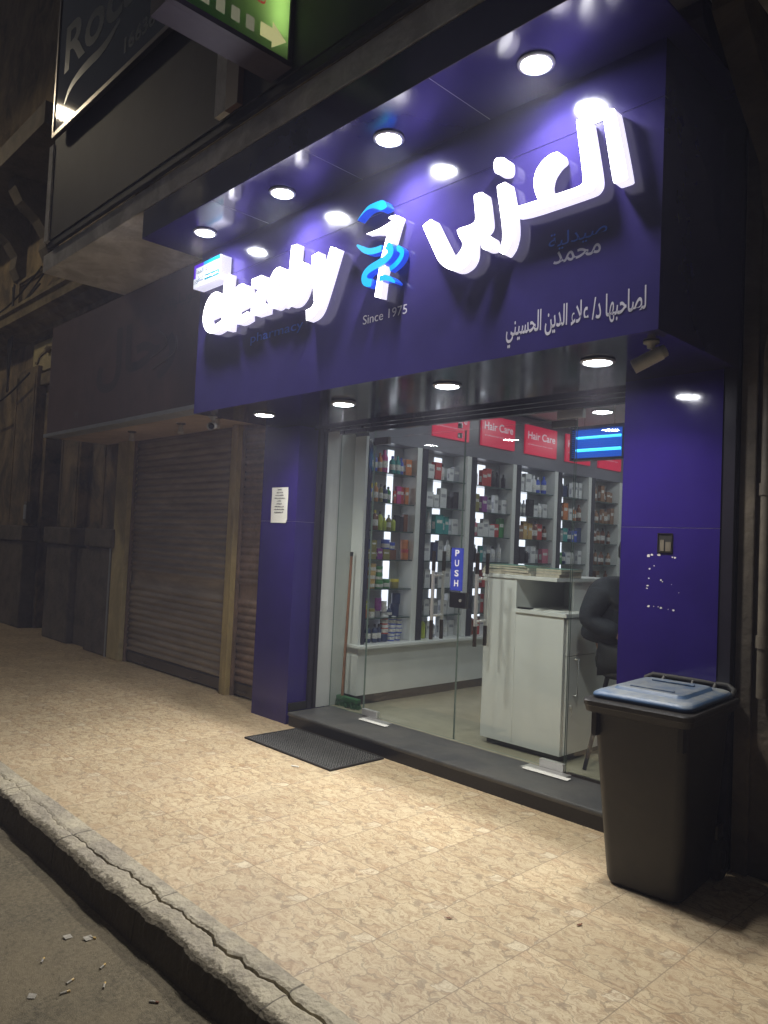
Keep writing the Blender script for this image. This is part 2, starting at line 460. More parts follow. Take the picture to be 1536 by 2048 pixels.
M['right_wall'] = mat('sooty_plaster', (0.115, 0.095, 0.072), 0.9, var=0.4, vscale=2.2, bump=0.5, bscale=18, dirt=(0.04, 0.034, 0.028), dscale=1.6, damt=0.7)
M['void'] = mat('dark_recess', (0.012, 0.011, 0.010), 0.9)  # near-black colour that paints the shade of doorway and socket box
M['slab'] = mat('weathered_concrete', (0.74, 0.72, 0.71), 0.85, var=0.10, vscale=3, bump=0.3, bscale=25, dirt=(0.26, 0.25, 0.23), dscale=3.2, damt=0.5)
M['balcony'] = mat('dark_sheet', (0.036, 0.037, 0.050), 0.62, spec=.3, var=0.2, vscale=2.5, dirt=(0.022, 0.022, 0.030), dscale=1.2, damt=0.6)
M['sign_brown'] = mat('brown_sign_board', (0.150, 0.088, 0.072), 0.42, var=0.2, vscale=1.6, dirt=(0.085, 0.053, 0.045), dscale=1.3, damt=0.6)
M['sign_letter'] = mat('tarnished_letters', (0.075, 0.045, 0.038), 0.35)
M['sign_edge'] = mat('letter_edge', (0.20, 0.17, 0.13), 0.35, metal=0.5)
M['soffit_pale'] = mat('cream_soffit', (0.55, 0.43, 0.34), 0.7, var=0.12, vscale=3, dirt=(0.30, 0.23, 0.17), dscale=2, damt=0.5)
M['alu'] = mat('aluminium_trim', (0.42, 0.45, 0.47), 0.45, metal=0.5, var=0.1)
M['roca'] = mat('dark_glass_sign', (0.010, 0.022, 0.040), 0.05, spec=0.5)
M['roca_text'] = mat('grey_sign_print', (0.055, 0.072, 0.082), 0.3)
M['vinyl'] = mat('grey_vinyl', (0.50, 0.48, 0.55), 0.5)
M['vinyl_dim'] = mat('dim_grey_vinyl', (0.27, 0.26, 0.34), 0.5)
M['vinyl_blue'] = mat('blue_vinyl', (0.035, 0.13, 0.62), 0.35)
M['paper'] = mat('paper', (0.72, 0.72, 0.68), 0.8, var=0.05)
M['ink'] = mat('ink', (0.08, 0.08, 0.09), 0.8)
M['chip'] = mat('chipped_white', (0.62, 0.60, 0.60), 0.8)
M['push'] = mat('push_blue', (0.035, 0.055, 0.42), 0.35)
M['push_text'] = mat('push_white', (0.82, 0.82, 0.86), 0.5)
M['floor'] = mat('shop_floor_tile', (0.40, 0.37, 0.27), 0.22, var=0.1, vscale=1.4, dirt=(0.22, 0.20, 0.14), dscale=1.8, damt=0.45)
M['ceiling'] = mat('shop_ceiling', (0.55, 0.56, 0.60), 0.6)
M['mirror'] = mat('dark_mirror_strip', (0.030, 0.030, 0.042), 0.08, spec=0.8)
M['shelf_glass'] = mat('shelf_glass_edge', (0.045, 0.085, 0.075), 0.1, spec=0.8)
M['header'] = mat('shelf_header', (0.16, 0.16, 0.19), 0.3)
M['wood'] = mat('broom_wood', (0.26, 0.12, 0.06), 0.5, var=0.3, vscale=10, stretch=(4, 4, 0.4))
M['green_bristle'] = mat('green_bristle', (0.025, 0.11, 0.035), 0.8, var=0.4, vscale=60)
M['brass'] = mat('brass', (0.50, 0.40, 0.20), 0.35, metal=0.8)
M['camera_white'] = mat('camera_housing', (0.55, 0.53, 0.48), 0.45, var=0.1)
M['lens_black'] = mat('lens_black', (0.01, 0.01, 0.012), 0.08)
M['jacket'] = mat('navy_jacket', (0.014, 0.017, 0.026), 0.75, var=0.3, vscale=30, bump=0.3, bscale=40)
M['trousers'] = mat('black_trousers', (0.012, 0.012, 0.013), 0.85, var=0.25, vscale=40)
M['skin'] = mat('skin', (0.42, 0.25, 0.17), 0.55)
M['hair'] = mat('black_hair', (0.012, 0.010, 0.009), 0.6, bump=0.6, bscale=120)
M['pipe'] = mat('old_pipe', (0.13, 0.11, 0.082), 0.6, var=0.3, vscale=9, dirt=(0.05, 0.042, 0.032), dscale=4, damt=0.6)
M['green_back'] = mat('light_box_case', (0.055, 0.045, 0.07), 0.5, var=0.2)
M['glass'] = glass_mat('clear_glass', (0.955, 0.975, 0.965))
M['glass_edge'] = mat('green_glass_edge', (0.16, 0.22, 0.19), 0.15)
M['lamp'] = emit('downlight_lens', (0.90, 0.93, 1.0), L_CANOPY)
M['lamp_low'] = emit('downlight_lens_lower', (0.95, 0.96, 1.0), L_SOFFIT)
M['lamp_in'] = emit('shop_lamp_lens', (0.93, 0.98, 1.0), 78.0)
M['lamp_rim'] = mat('downlight_rim', (0.72, 0.72, 0.76), 0.25, metal=0.2)
M['letter_face'] = emit('lit_acrylic_face', (0.93, 0.92, 1.0), L_LETTER)
M['letter_side'] = emit('lit_acrylic_side', (0.84, 0.80, 1.0), 1.15, (.35, .33, .42))
M['snake_face'] = emit('lit_cyan_face', (0.0, 0.52, 1.0), 0.95, (0, .10, .25))
M['snake_side'] = emit('lit_blue_side', (0.01, 0.08, 0.95), 0.75, (0, .04, .25))
M['led'] = emit('led_strip', (0.85, 0.88, 1.0), 1.5, (.3, .3, .3))
M['hair_red'] = emit('lit_red_panel', (0.80, 0.015, 0.075), 0.42, (.30, .01, .03))
M['hair_text'] = emit('lit_panel_text', (0.85, 0.72, 0.82), 0.40, (.3, .25, .28))
M['uv_tube'] = emit('uv_tube', (0.06, 0.62, 1.0), 2.6, (.1, .1, .2))
M['uv_glow'] = emit('uv_painted_glow', (0.0, 0.13, 0.90), 0.55, (0, .03, .15))  # blue light of the tubes put into reflector and grille as emission
M['street'] = emit('street_lamp_lens', (1.0, 0.86, 0.62), L_STREET)
M['maha_case'] = emit('lit_white_case', (0.84, 0.82, 1.0), 0.85, (.25, .24, .3))
M['maha_white'] = emit('lit_white_panel', (0.90, 0.95, 1.0), 0.80, (.12, .12, .14))
M['maha_violet'] = emit('lit_violet_panel', (0.13, 0.01, 0.85), 0.75, (.02, .0, .1))
M['maha_cyan'] = emit('lit_cyan_panel', (0.0, 0.40, 0.85), 0.75, (0, .05, .1))
M['maha_teal'] = emit('lit_teal_panel', (0.0, 0.30, 0.45), 0.75, (0, .04, .06))
M['maha_text'] = mat('sign_grey_text', (0.06, 0.05, 0.10), 0.6, spec=.1)
M['maha_text_blue'] = mat('sign_blue_text', (0.0, 0.05, 0.14), 0.6, spec=.1)


# ------------------------------------------------------------------ mesh helper
class MB:
    def __init__(s):
        s.v, s.f, s.m, s.sm = [], [], [], []

    def _add(s, vs, fs, mi=0, smooth=False):
        o = len(s.v)
        s.v += [tuple(p) for p in vs]
        for f in fs:
            s.f.append([i + o for i in f])
            s.m.append(mi)
            s.sm.append(smooth)

    def box(s, x0, x1, y0, y1, z0, z1, mi=0):
        vs = [(x, y, z) for z in (z0, z1) for y in (y0, y1) for x in (x0, x1)]
        s._add(vs, [(0, 2, 3, 1), (4, 5, 7, 6), (0, 1, 5, 4), (2, 6, 7, 3), (0, 4, 6, 2), (1, 3, 7, 5)], mi)
        return s

    def quad(s, a, b, c, d, mi=0):
        s._add([a, b, c, d], [(0, 1, 2, 3)], mi)
        return s

    def tube(s, pts, r, n=10, mi=0, caps=True):
        pts = [Vector(p) for p in pts]
        rs = r if isinstance(r, (list, tuple)) else [r] * len(pts)
        rings = []
        for i, p in enumerate(pts):
            if i == 0:
                d = pts[1] - p
            elif i == len(pts) - 1:
                d = p - pts[i - 1]
            else:
                d = (pts[i + 1] - p).normalized() + (p - pts[i - 1]).normalized()
            d.normalize()
            up = Vector((0, 0, 1)) if abs(d.z) < 0.9 else Vector((1, 0, 0))
            a = d.cross(up).normalized()
            b = d.cross(a).normalized()
            rings.append([p + a * math.cos(2 * math.pi * k / n) * rs[i] + b * math.sin(2 * math.pi * k / n) * rs[i] for k in range(n)])
        s.loft(rings, mi, caps, True)
        return s

    def loft(s, rings, mi=0, caps=True, smooth=False):
        n = len(rings[0])
        vs = [p for r in rings for p in r]
        fs = []
        for i in range(len(rings) - 1):
            for k in range(n):
                fs.append((i * n + k, i * n + (k + 1) % n, (i + 1) * n + (k + 1) % n, (i + 1) * n + k))
        s._add(vs, fs, mi, smooth)
        if caps:
            s._add(rings[0], [tuple(reversed(range(n)))], mi)
            s._add(rings[-1], [tuple(range(n))], mi)
        return s

    def lathe(s, prof, c=(0, 0, 0), n=24, mi=0, caps=True, smooth=True):
        rings = [[(c[0] + r * math.cos(2 * math.pi * k / n), c[1] + r * math.sin(2 * math.pi * k / n), c[2] + z) for k in range(n)] for r, z in prof]
        return s.loft(rings, mi, caps, smooth)

    def prism(s, poly, y0, y1, mi_face=0, mi_side=None):
        """outline of (x, z) points, front face at y0 (towards the street), back at y1"""
        mi_side = mi_face if mi_side is None else mi_side
        n = len(poly)
        A = [(x, y0, z) for x, z in poly]
        B = [(x, y1, z) for x, z in poly]
        s._add(A, [tuple(range(n))], mi_face)
        s._add(B, [tuple(reversed(range(n)))], mi_side)
        s._add(A + B, [(i, (i + 1) % n, n + (i + 1) % n, n + i) for i in range(n)], mi_side, True)
        return s

    def stroke(s, pts, w, y0, y1, mi_face=0, mi_side=None, round_ends=False):
        """solid brush stroke along (x, z) points"""
        mi_side = mi_face if mi_side is None else mi_side
        P = [Vector(p) for p in smooth2(pts)]
        n = len(P)
        ws = w if isinstance(w, (list, tuple)) else None
        Lf, Rt = [], []
        for i, p in enumerate(P):
            d = (P[min(i + 1, n - 1)] - P[max(i - 1, 0)]).normalized()
            t = i / (n - 1)
            if ws:
                k = t * (len(ws) - 1)
                j = min(int(k), len(ws) - 2)
                hw = (ws[j] * (1 - (k - j)) + ws[j + 1] * (k - j)) / 2
            else:
                hw = w / 2
            nn = Vector((-d.y, d.x)) * hw
            Lf.append(p + nn)
            Rt.append(p - nn)
        vs = []
        for yy in (y0, y1):
            vs += [(q.x, yy, q.y) for q in Lf] + [(q.x, yy, q.y) for q in Rt]
        for i in range(n - 1):
            pass
        fr_ = [(i, i + 1, n + i + 1, n + i) for i in range(n - 1)]
        bk = [(2 * n + n + i, 2 * n + n + i + 1, 2 * n + i + 1, 2 * n + i) for i in range(n - 1)]
        sd = [(i + 1, i, 2 * n + i, 2 * n + i + 1) for i in range(n - 1)]
        sd += [(n + i, n + i + 1, 3 * n + i + 1, 3 * n + i) for i in range(n - 1)]
        sd += [(0, n, 3 * n, 2 * n), (2 * n - 1, n - 1, 3 * n - 1, 4 * n - 1)]
        s._add(vs, fr_, mi_face)
        s._add(vs, bk + sd, mi_side, True)
        return s

    def mesh(s, name, mats, off=(0, 0, 0), recalc=True):
        me = bpy.data.meshes.new(name)
        vs = [(a - off[0], b - off[1], c - off[2]) for a, b, c in s.v]
        me.from_pydata(vs, [], s.f)
        for mm in (mats if isinstance(mats, (list, tuple)) else [mats]):
            me.materials.append(mm)
        me.polygons.foreach_set('material_index', s.m)
        me.polygons.foreach_set('use_smooth', s.sm)
        me.update()
        if recalc:
            import bmesh
            bm = bmesh.new()
            bm.from_mesh(me)
            bmesh.ops.recalc_face_normals(bm, faces=bm.faces)
            bm.to_mesh(me)
            bm.free()
        return me


def smooth2(pts, it=2):
    P = [tuple(p) for p in pts]
    for _ in range(it):
        Q = [P[0]]
        for a, b in zip(P[:-1], P[1:]):
            Q.append((a[0] * .75 + b[0] * .25, a[1] * .75 + b[1] * .25))
            Q.append((a[0] * .25 + b[0] * .75, a[1] * .25 + b[1] * .75))
        Q.append(P[-1])
        P = Q
    return P


def smooth_closed(P, it=1):
    for _ in range(it):
        Q = []
        for i in range(len(P)):
            a, b = P[i], P[(i + 1) % len(P)]
            Q.append((a[0] * .8 + b[0] * .2, a[1] * .8 + b[1] * .2))
            Q.append((a[0] * .2 + b[0] * .8, a[1] * .2 + b[1] * .8))
        P = Q
    return P


def rrect(x0, x1, y0, y1, r, z, n=5):
    out = []
    for cx, cy, a0 in ((x1 - r, y1 - r, 0), (x0 + r, y1 - r, 90), (x0 + r, y0 + r, 180), (x1 - r, y0 + r, 270)):
        for k in range(n + 1):
            a = math.radians(a0 + 90 * k / n)
            out.append((cx + r * math.cos(a), cy + r * math.sin(a), z))
    return out


# ------------------------------------------------------------------ objects
def tag(o, label=None, cat=None, group=None, kind=None):
    if label:
        o['label'] = label
    if cat:
        o['category'] = cat
    if group:
        o['group'] = group
    if kind:
        o['kind'] = kind
    return o


def thing(name, label, cat, loc=(0, 0, 0), rot=0.0, group=None):
    o = bpy.data.objects.new(name, None)
    o.empty_display_size = 0.1
    COL.objects.link(o)
    o.location = loc
    o.rotation_euler = (0, 0, rot)
    return tag(o, label, cat, group)


def root_of(o):
    while o.parent:
        o = o.parent
    return o


def bevel(o, w=0.004, seg=2):
    b = o.modifiers.new('bevel', 'BEVEL')
    b.width = w
    b.segments = seg
    b.limit_method = 'ANGLE'
    return o


def part(name, mb, mats, parent, label=None, local=False, bev=0.0):
    """a child mesh; geometry given in world space unless local"""
    off = (0, 0, 0) if local else tuple(root_of(parent).location)
    o = bpy.data.objects.new(name, mb.mesh(name, mats, off))
    COL.objects.link(o)
    o.parent = parent
    if label:
        o['label'] = label
    if bev:
        bevel(o, bev)
    return o


def solo(name, mb, mats, label, cat, group=None, bev=0.0, loc=None):
    off = loc if loc else (0, 0, 0)
    o = bpy.data.objects.new(name, mb.mesh(name, mats, off))
    COL.objects.link(o)
    o.location = off
    if bev:
        bevel(o, bev)
    return tag(o, label, cat, group)


def struct(name, mb, mats, bev=0.0):
    o = bpy.data.objects.new(name, mb.mesh(name, mats))
    COL.objects.link(o)
    o['kind'] = 'structure'
    if bev:
        bevel(o, bev)
    return o


def copy_tree(o, parent=None):
    c = o.copy()
    COL.objects.link(c)
    c.parent = parent
    for ch in list(o.children):
        copy_tree(ch, c)
    return c


# Arabic letters to their joined shapes, written out in reading order
AR = {'ا': (0xFE8D, 2), 'ب': (0xFE8F, 4), 'ة': (0xFE93, 2), 'ت': (0xFE95, 4), 'ج': (0xFE9D, 4), 'ح': (0xFEA1, 4),
      'خ': (0xFEA5, 4), 'د': (0xFEA9, 2), 'ر': (0xFEAD, 2), 'ز': (0xFEAF, 2), 'س': (0xFEB1, 4), 'ص': (0xFEB9, 4),
      'ط': (0xFEC1, 4), 'ع': (0xFEC9, 4), 'ل': (0xFEDD, 4), 'م': (0xFEE1, 4), 'ن': (0xFEE5, 4), 'ه': (0xFEE9, 4),
      'و': (0xFEED, 2), 'ي': (0xFEF1, 4)}


def arabic(t):
    t = t.replace('لا', '\x01')
    out = ''
    for i, c in enumerate(t):
        pv = t[i - 1] if i else ' '
        nx = t[i + 1] if i + 1 < len(t) else ' '
        jp = pv in AR and AR[pv][1] == 4
        jn = nx in AR or nx == '\x01'
        if c == '\x01':
            out += chr(0xFEFC if jp else 0xFEFB)
        elif c in AR:
            b, n = AR[c]
            if n == 2:
                out += chr(b + (1 if jp else 0))
            else:
                out += chr(b + (3 if jp and jn else 1 if jp else 2 if jn else 0))
        elif c == 'ء':
            out += chr(0xFE80)
        else:
            out += c
    return out[::-1]


def text_mb(body, o, u, v, w, h, bold=0.0, shear=0.0, depth=0.0):
    """lettering as a mesh fitted in a w x h box: corner o, directions u (reading) and v (up)"""
    cu = bpy.data.curves.new('lettering', 'FONT')
    cu.body = body
    cu.size = 1
    cu.offset = bold
    cu.shear = shear
    cu.resolution_u = 4
    ob = bpy.data.objects.new('lettering', cu)
    COL.objects.link(ob)
    dg = bpy.context.evaluated_depsgraph_get()
    dg.update()
    me = bpy.data.meshes.new_from_object(ob.evaluated_get(dg))
    xs = [q.co.x for q in me.vertices]
    ys = [q.co.y for q in me.vertices]
    x0, x1, y0, y1 = min(xs), max(xs), min(ys), max(ys)
    o, u, v = Vector(o), Vector(u).normalized(), Vector(v).normalized()
    mb = MB()
    vs = [o + u * ((q.co.x - x0) / (x1 - x0) * w) + v * ((q.co.y - y0) / (y1 - y0) * h) for q in me.vertices]
    mb._add(vs, [tuple(p.vertices) for p in me.polygons])
    bpy.data.objects.remove(ob)
    bpy.data.curves.remove(cu)
    bpy.data.meshes.remove(me)
    return mb


ORD = ['first', 'second', 'third', 'fourth', 'fifth', 'sixth', 'seventh', 'eighth', 'ninth', 'tenth', 'eleventh', 'twelfth', 'thirteenth', 'fourteenth', 'fifteenth', 'sixteenth']
X_, Z_, Y_ = (1, 0, 0), (0, 0, 1), (0, 1, 0)

# ================================================================== SETTING
# road: one sheet out to the horizon, 15 cm below the pavement
mb = MB()
mb.quad((-70, -50, -0.15), (40, -50, -0.15), (40, 1.6, -0.15), (-70, 1.6, -0.15))
struct('road', mb, M['asphalt'])
mb = MB()
mb.quad((-60, 1.70, 0.0), (30, 1.70, 0.0), (30, 4.6, 0.0), (-60, 4.6, 0.0))
struct('pavement', mb, M['tile'])
mb = MB()
mb.quad((-70, 4.6, -0.02), (40, 4.6, -0.02), (40, 40, -0.02), (-70, 40, -0.02))
struct('ground', mb, M['void'])


def hnoise(x, s=0):
    r = 0
    for k, a in ((1.3, 1), (3.1, .6), (7.7, .4), (17.3, .3), (41.0, .2)):
        r += a * math.sin(x * k + s * 1.7 + k * s)
    return r / 2.5


def kerb():
    mb = MB()
    xs = []
    x = -16.0
    while x < 1.0:
        xs.append(x)
        x += 0.02 if x > -7 else 0.08
    rings = []
    for x in xs:
        c = 1.636 + 0.030 * hnoise(x * 1.5, 2) + 0.018 * hnoise(x * 9, 5)
        on = max(0.0, min(1.0, 1.4 * math.sin(x * 1.9 + 0.6) + 0.9 + .8 * hnoise(x * 3, 11)))       # the crack closes for short stretches
        gap = 0.0012 + on * (0.0020 + 0.007 * abs(hnoise(x * 6, 1)))
        d = 0.002 + on * 0.022
        e = 1.530 + 0.018 * hnoise(x * 2.2, 7) + 0.010 * hnoise(x * 11, 3)
        lo = 0.010 * hnoise(x * 1.1, 9) + .004 * hnoise(x * 7, 13)
        g2 = 0.012 * hnoise(x * 6, 4) + 0.008 * hnoise(x * 23, 6)
        rings.append([(x, 1.722 + 0.004 * hnoise(x * 5, 8), 0.003), (x, c + gap + .012, 0.004 + lo * .3), (x, c + gap, -0.002 + lo * .4), (x, c + gap * .6, -d), (x, c - gap * .6, -d),
                      (x, c - gap, -0.004 + lo), (x, c - gap - .012, 0.002 + lo), (x, (c + e) / 2, -0.002 + lo + .003 * hnoise(x * 8, 2)), (x, e + .012, -0.008 + lo),
                      (x, e - .002, -0.020 + lo), (x, e - 0.008 + g2 * .3, -0.048 + g2), (x, 1.518 + .006 * hnoise(x * 7, 3), -0.10), (x, 1.512, -0.16)])
    n = len(rings[0])
    vs = [p for r in rings for p in r]
    for i in range(len(rings) - 1):
        pass
    fs, ms = [], []
    for i in range(len(rings) - 1):
        for k in range(n - 1):
            fs.append((i * n + k, (i + 1) * n + k, (i + 1) * n + k + 1, i * n + k + 1))
            ms.append(2 if k == 3 or (k in (2, 4) and rings[i][3][2] < -.03) else 0)
    mb._add(vs, fs)
    mb.m = ms
    struct('kerb', mb, [M['kerb'], M['kerb_grime'], M['crack']])


kerb()
mb = MB()
mb.quad((-5.3, 4.335, 0.111), (0.5, 4.335, 0.111), (0.5, 10.0, 0.111), (-5.3, 10.0, 0.111))
struct('shop_floor', mb, M['floor'])

# ================================================================== STREET LAMP (out of frame, seen mirrored in the dark glass sign)
sl = thing('street_lamp', 'tall street lamp with a warm lit head over the dark road', 'street lamp', (-13.5, -2.6, -0.15))
part('pole', MB().tube([(-13.5, -2.6, -0.15), (-13.5, -2.6, 8.3), (-13.5, -2.0, 8.85), (-13.5, -0.2, 8.95)], [0.10, 0.07, 0.06, 0.05], 12), M['dark_steel'], sl)
hd = part('lamp_head', MB().box(-13.68, -13.32, -0.25, 0.65, 8.86, 9.0), M['dark_steel'], sl, bev=0.02)
part('lens', MB().box(-13.64, -13.36, 0.05, 0.35, 8.82, 8.86), M['street'], hd)

# ================================================================== PHARMACY FRONT
sf = thing('shopfront', 'violet clad pharmacy shopfront with lit fascia and deep canopy', 'shopfront', (-3.6, 3.885, 0))


def pillar(x0, x1, lab):
    mb = MB()
    mb.box(x0, x1, 3.885, 4.30, 0.0, 1.700, 0)
    mb.box(x0, x1, 3.885, 4.30, 1.703, 2.60, 0)
    mb.box(x0 + .0015, x1 - .0015, 3.8865, 4.298, 1.699, 1.704, 1)
    p = part('pillar', mb, [M['panel'], M['vinyl_dim']], sf, lab)
    return p


pL = pillar(-5.64, -5.13, 'violet pillar with a paper notice')
pR = pillar(-2.13, -1.585, 'violet pillar with a socket box and paint chips')
part('skirting', MB().box(-5.128, -5.112, 3.90, 4.08, 0.113, 0.175), M['granite_face'], pL)
part('edge_strip', MB().box(-1.583, -1.522, 3.893, 4.30, 0.0, 2.60), M['trim'], pR)
# socket box plate with recess shade painted near-black and chips left by removed tape
mb = MB()
mb.box(-1.910, -1.832, 3.870, 3.885, 1.570, 1.668, 0)
sb = part('socket_box', MB().box(-1.911, -1.831, 3.8835, 3.8846, 1.569, 1.669), M['void'], pR)
mb = MB()
for a in ((-1.913, -1.908, 1.567, 1.671), (-1.834, -1.829, 1.567, 1.671), (-1.908, -1.834, 1.667, 1.671), (-1.908, -1.834, 1.567, 1.571)):
    mb.box(a[0], a[1], 3.878, 3.8835, a[2], a[3])
part('socket_frame', mb, M['dark_steel'], sb)
mb = MB()
mb.box(-1.898, -1.876, 3.879, 3.8835, 1.575, 1.635)
mb.box(-1.868, -1.838, 3.879, 3.8835, 1.575, 1.625)
part('socket_insert', mb, M['pipe'], sb)
mb = MB()
rc = random.Random(3)
for (cx, cz, s) in ((-1.965, 1.548, .016), (-1.945, 1.552, .010), (-1.905, 1.554, .012), (-1.815, 1.543, .008), (-1.83, 1.545, .006), (-1.955, 1.478, .008), (-1.93, 1.495, .006),
                    (-1.958, 1.425, .006), (-1.89, 1.42, .007), (-1.88, 1.412, .005), (-1.965, 1.385, .009), (-1.967, 1.37, .006), (-1.955, 1.275, .012), (-1.885, 1.272, .008), (-1.815, 1.267, .009),
                    (-1.925, 1.277, .004), (-1.90, 1.276, .004), (-1.845, 1.268, .004), (-1.79, 1.36, .004), (-1.83, 1.40, .003)):
    n = 7
    pts = [(cx + s * rc.uniform(.35, 1.0) * math.cos(6.283 * k / n), cz + s * rc.uniform(.3, .8) * math.sin(6.283 * k / n)) for k in range(n)]
    mb.prism(pts, 3.8838, 3.8849)
part('paint_chips', mb, M['chip'], pR)

# fascia box: front boards with a seam, two end boards, soffit under it
mb = MB()
mb.box(-5.42, -1.5215, 3.036, 3.066, 2.519, 3.5435)
mb.box(-5.42, -1.5215, 3.036, 3.066, 3.5470, 3.8075)
mb.box(-5.4185, -1.523, 3.0385, 3.066, 3.543, 3.5475, 1)
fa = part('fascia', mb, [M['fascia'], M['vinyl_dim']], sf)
part('end_board', MB().box(-1.548, -1.5215, 3.0665, 3.964, 2.519, 3.8075), M['fascia'], fa)
part('end_board', MB().box(-5.42, -5.395, 3.0665, 3.884, 2.519, 3.8075), M['fascia'], fa)
mb = MB()
mb.box(-5.394, -1.549, 3.0665, 3.884, 2.5195, 2.56)
mb.box(-5.129, -2.131, 3.884, 4.3595, 2.5195, 2.56)
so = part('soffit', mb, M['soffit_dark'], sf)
mb = MB()
mb.box(-5.11, -2.14, 4.03, 4.055, 2.500, 2.5190)
mb.box(-5.11, -2.14, 4.13, 4.155, 2.494, 2.5190)
part('shutter_slot', mb, M['trim'], so)
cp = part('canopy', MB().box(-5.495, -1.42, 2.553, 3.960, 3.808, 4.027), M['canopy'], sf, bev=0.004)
for zx in (-4.49, -3.49, -2.49):
    part('panel_joint', MB().box(zx, zx + .003, 2.556, 3.03, 3.8070, 3.8079), M['vinyl_dim'], cp)
# door reveal: shutter guide and pale panel on the left, header over the glass
mb = MB()
mb.box(-5.129, -5.095, 4.085, 4.115, 0.113, 2.519)
mb.box(-5.129, -5.095, 4.140, 4.170, 0.113, 2.519)
mb.box(-5.129, -5.12, 4.115, 4.140, 0.113, 2.519)
part('shutter_guide', mb, M['trim'], sf)
part('reveal_panel', MB().box(-5.30, -5.105, 4.1705, 4.50, 0.113, 2.519), M['grey_paint'], sf)
part('header_rail', MB().box(-5.10, -2.135, 4.305, 4.355, 2.497, 2.519), M['trim'], sf)

st = thing('entrance_step', 'dark grey granite step along the glass shop doors', 'step', (-3.6, 3.885, 0))
part('tread', MB().box(-5.092, -2.131, 3.868, 4.345, 0.083, 0.113), M['granite'], st, bev=0.010)
part('riser', MB().box(-5.090, -2.131, 3.884, 4.34, 0.0, 0.0825), M['granite_face'], st)
solo('door_stop_disc', MB().lathe([(0.0, 0.0), (0.038, 0.0), (0.036, 0.007), (0.020, 0.011), (0.0, 0.012)], (0, 0, 0), 20, caps=False), M['brass'],
     'small round brass disc set in the middle of the granite step', 'disc', loc=(-3.628, 4.094, 0.1135))


def floor_cover(x0, x1, lab):
    t = thing('floor_hinge_cover', lab, 'cover plate', ((x0 + x1) / 2, 4.27, 0.113), group='floor hinge covers on the step')
    part('plate', MB().box(x0, x1, 4.205, 4.315, 0.1135, 0.1195), M['steel'], t, bev=0.001)
    mb = MB()
    mb.quad((x0 + .03, 4.18, 0.1203), (x1 + .05, 4.185, 0.1203), (x1 + .045, 4.245, 0.1203), (x0 + .025, 4.24, 0.1203))
    part('paper_strip', mb, M['paper'], t)


floor_cover(-4.585, -4.30, 'white papered hinge cover on the step below the broom side of the doors')
floor_cover(-2.98, -2.66, 'white papered hinge cover on the step below the counter side door edge')


# ------------------------------------------------------------------ downlights
def downlight(x, y, z, m, lab, grp, proud=0.0, watt=10.0, col=(1, 1, 1)):
    t = thing('downlight', lab, 'downlight', (x, y, z), group=grp)
    r = part('rim', MB().lathe([(0.068, 0.0), (0.085, -0.002), (0.088, -0.008 - proud), (0.074, -0.016 - proud), (0.068, -0.012 - proud), (0.068, 0.0)], (x, y, z), 36, caps=False), M['lamp_rim'], t)
    part('lens', MB().lathe([(0.0, -0.0115 - proud), (0.040, -0.0115 - proud), (0.067, -0.009 - proud)], (x, y, z), 36, caps=False), m, t)
    li = bpy.data.lights.new('downlight_beam', 'AREA')
    li.shape = 'DISK'
    li.size = 0.13
    li.energy = watt
    li.color = col
    li.spread = math.radians(128)
    lo = bpy.data.objects.new('downlight_beam', li)
    COL.objects.link(lo)
    lo.parent = t
    lo.location = (0, 0, -0.014 - proud)
    return t


place = ['above the clinic sign box', 'above the Latin lettering', 'above the snake emblem', 'above the Arabic lettering']
for i, x in enumerate((-4.985, -4.015, -3.02, -2.04)):
    downlight(x, 2.803, 3.8078, M['lamp'], 'lit round downlight in the upper canopy ' + place[i], 'downlights in the upper canopy', watt=W_CANOPY, col=(.98, .96, .95))
place = ['over the notice pillar', 'over the left door corner', 'over the middle of the doors', 'next to the white security camera']
for i, x in enumerate((-4.915, -3.967, -3.015, -2.005)):
    downlight(x, 3.368, 2.5193, M['lamp_low'], 'lit round downlight in the low soffit ' + place[i], 'downlights in the low soffit', proud=0.012 if i == 1 else 0.0, watt=W_SOFFIT, col=(1.0, .95, .83))

# ------------------------------------------------------------------ lit lettering
YF, YB = 2.962, 3.024


def letter_pieces(name, mbs, parent, mats):
    for k, m_ in enumerate(mbs):
        part(name, m_, mats, parent)


t = thing('lit_sign_letters', 'large white lit Arabic letters on the right of the fascia', 'sign', (-2.1, 3.03, 3.2))
for k, pl in ARABIC.items():
    mb = MB()
    mb.prism(smooth_closed(pl, 2), YF + (0.0006 if k in ('ain',) else 0.0012 if k == 'zay' else 0), YB, 0, 1)
    part('dot' if k.startswith('dot') else 'letter', mb, [M['letter_face'], M['letter_side']], t)
t = thing('lit_sign_letters', 'white lit Latin letters elezaby beside the small clinic sign box', 'sign', (-4.4, 3.03, 3.2))
WID = {'e1': .062, 'l': .066, 'e2': .060, 'z': .064, 'a': .062, 'b': .064, 'y': .070}
for j, (k, sts) in enumerate(LATIN.items()):
    mb = MB()
    for q, s_ in enumerate(sts):
        mb.stroke(s_, WID[k], YF + 0.0005 * (j % 3) + .0003 * q, YB, 0, 1)
    part('letter', mb, [M['letter_face'], M['letter_side']], t)
t = thing('lit_emblem', 'lit white staff emblem with a coiled blue snake and blue cap', 'emblem', (-3.3, 3.03, 3.25))
part('staff', MB().prism(EMBLEM['staff'], YF + 0.012, YB, 0, 1), [M['letter_face'], M['letter_side']], t)
part('cap', MB().prism(smooth_closed(EMBLEM['cap']), YF, YB, 0, 1), [M['snake_face'], M['snake_side']], t)
mb = MB()
mb.stroke(SNAKE['coil_front'], [.045, .050, .050, .046, .050, .046], YF - .006, YF + .045, 0, 1)
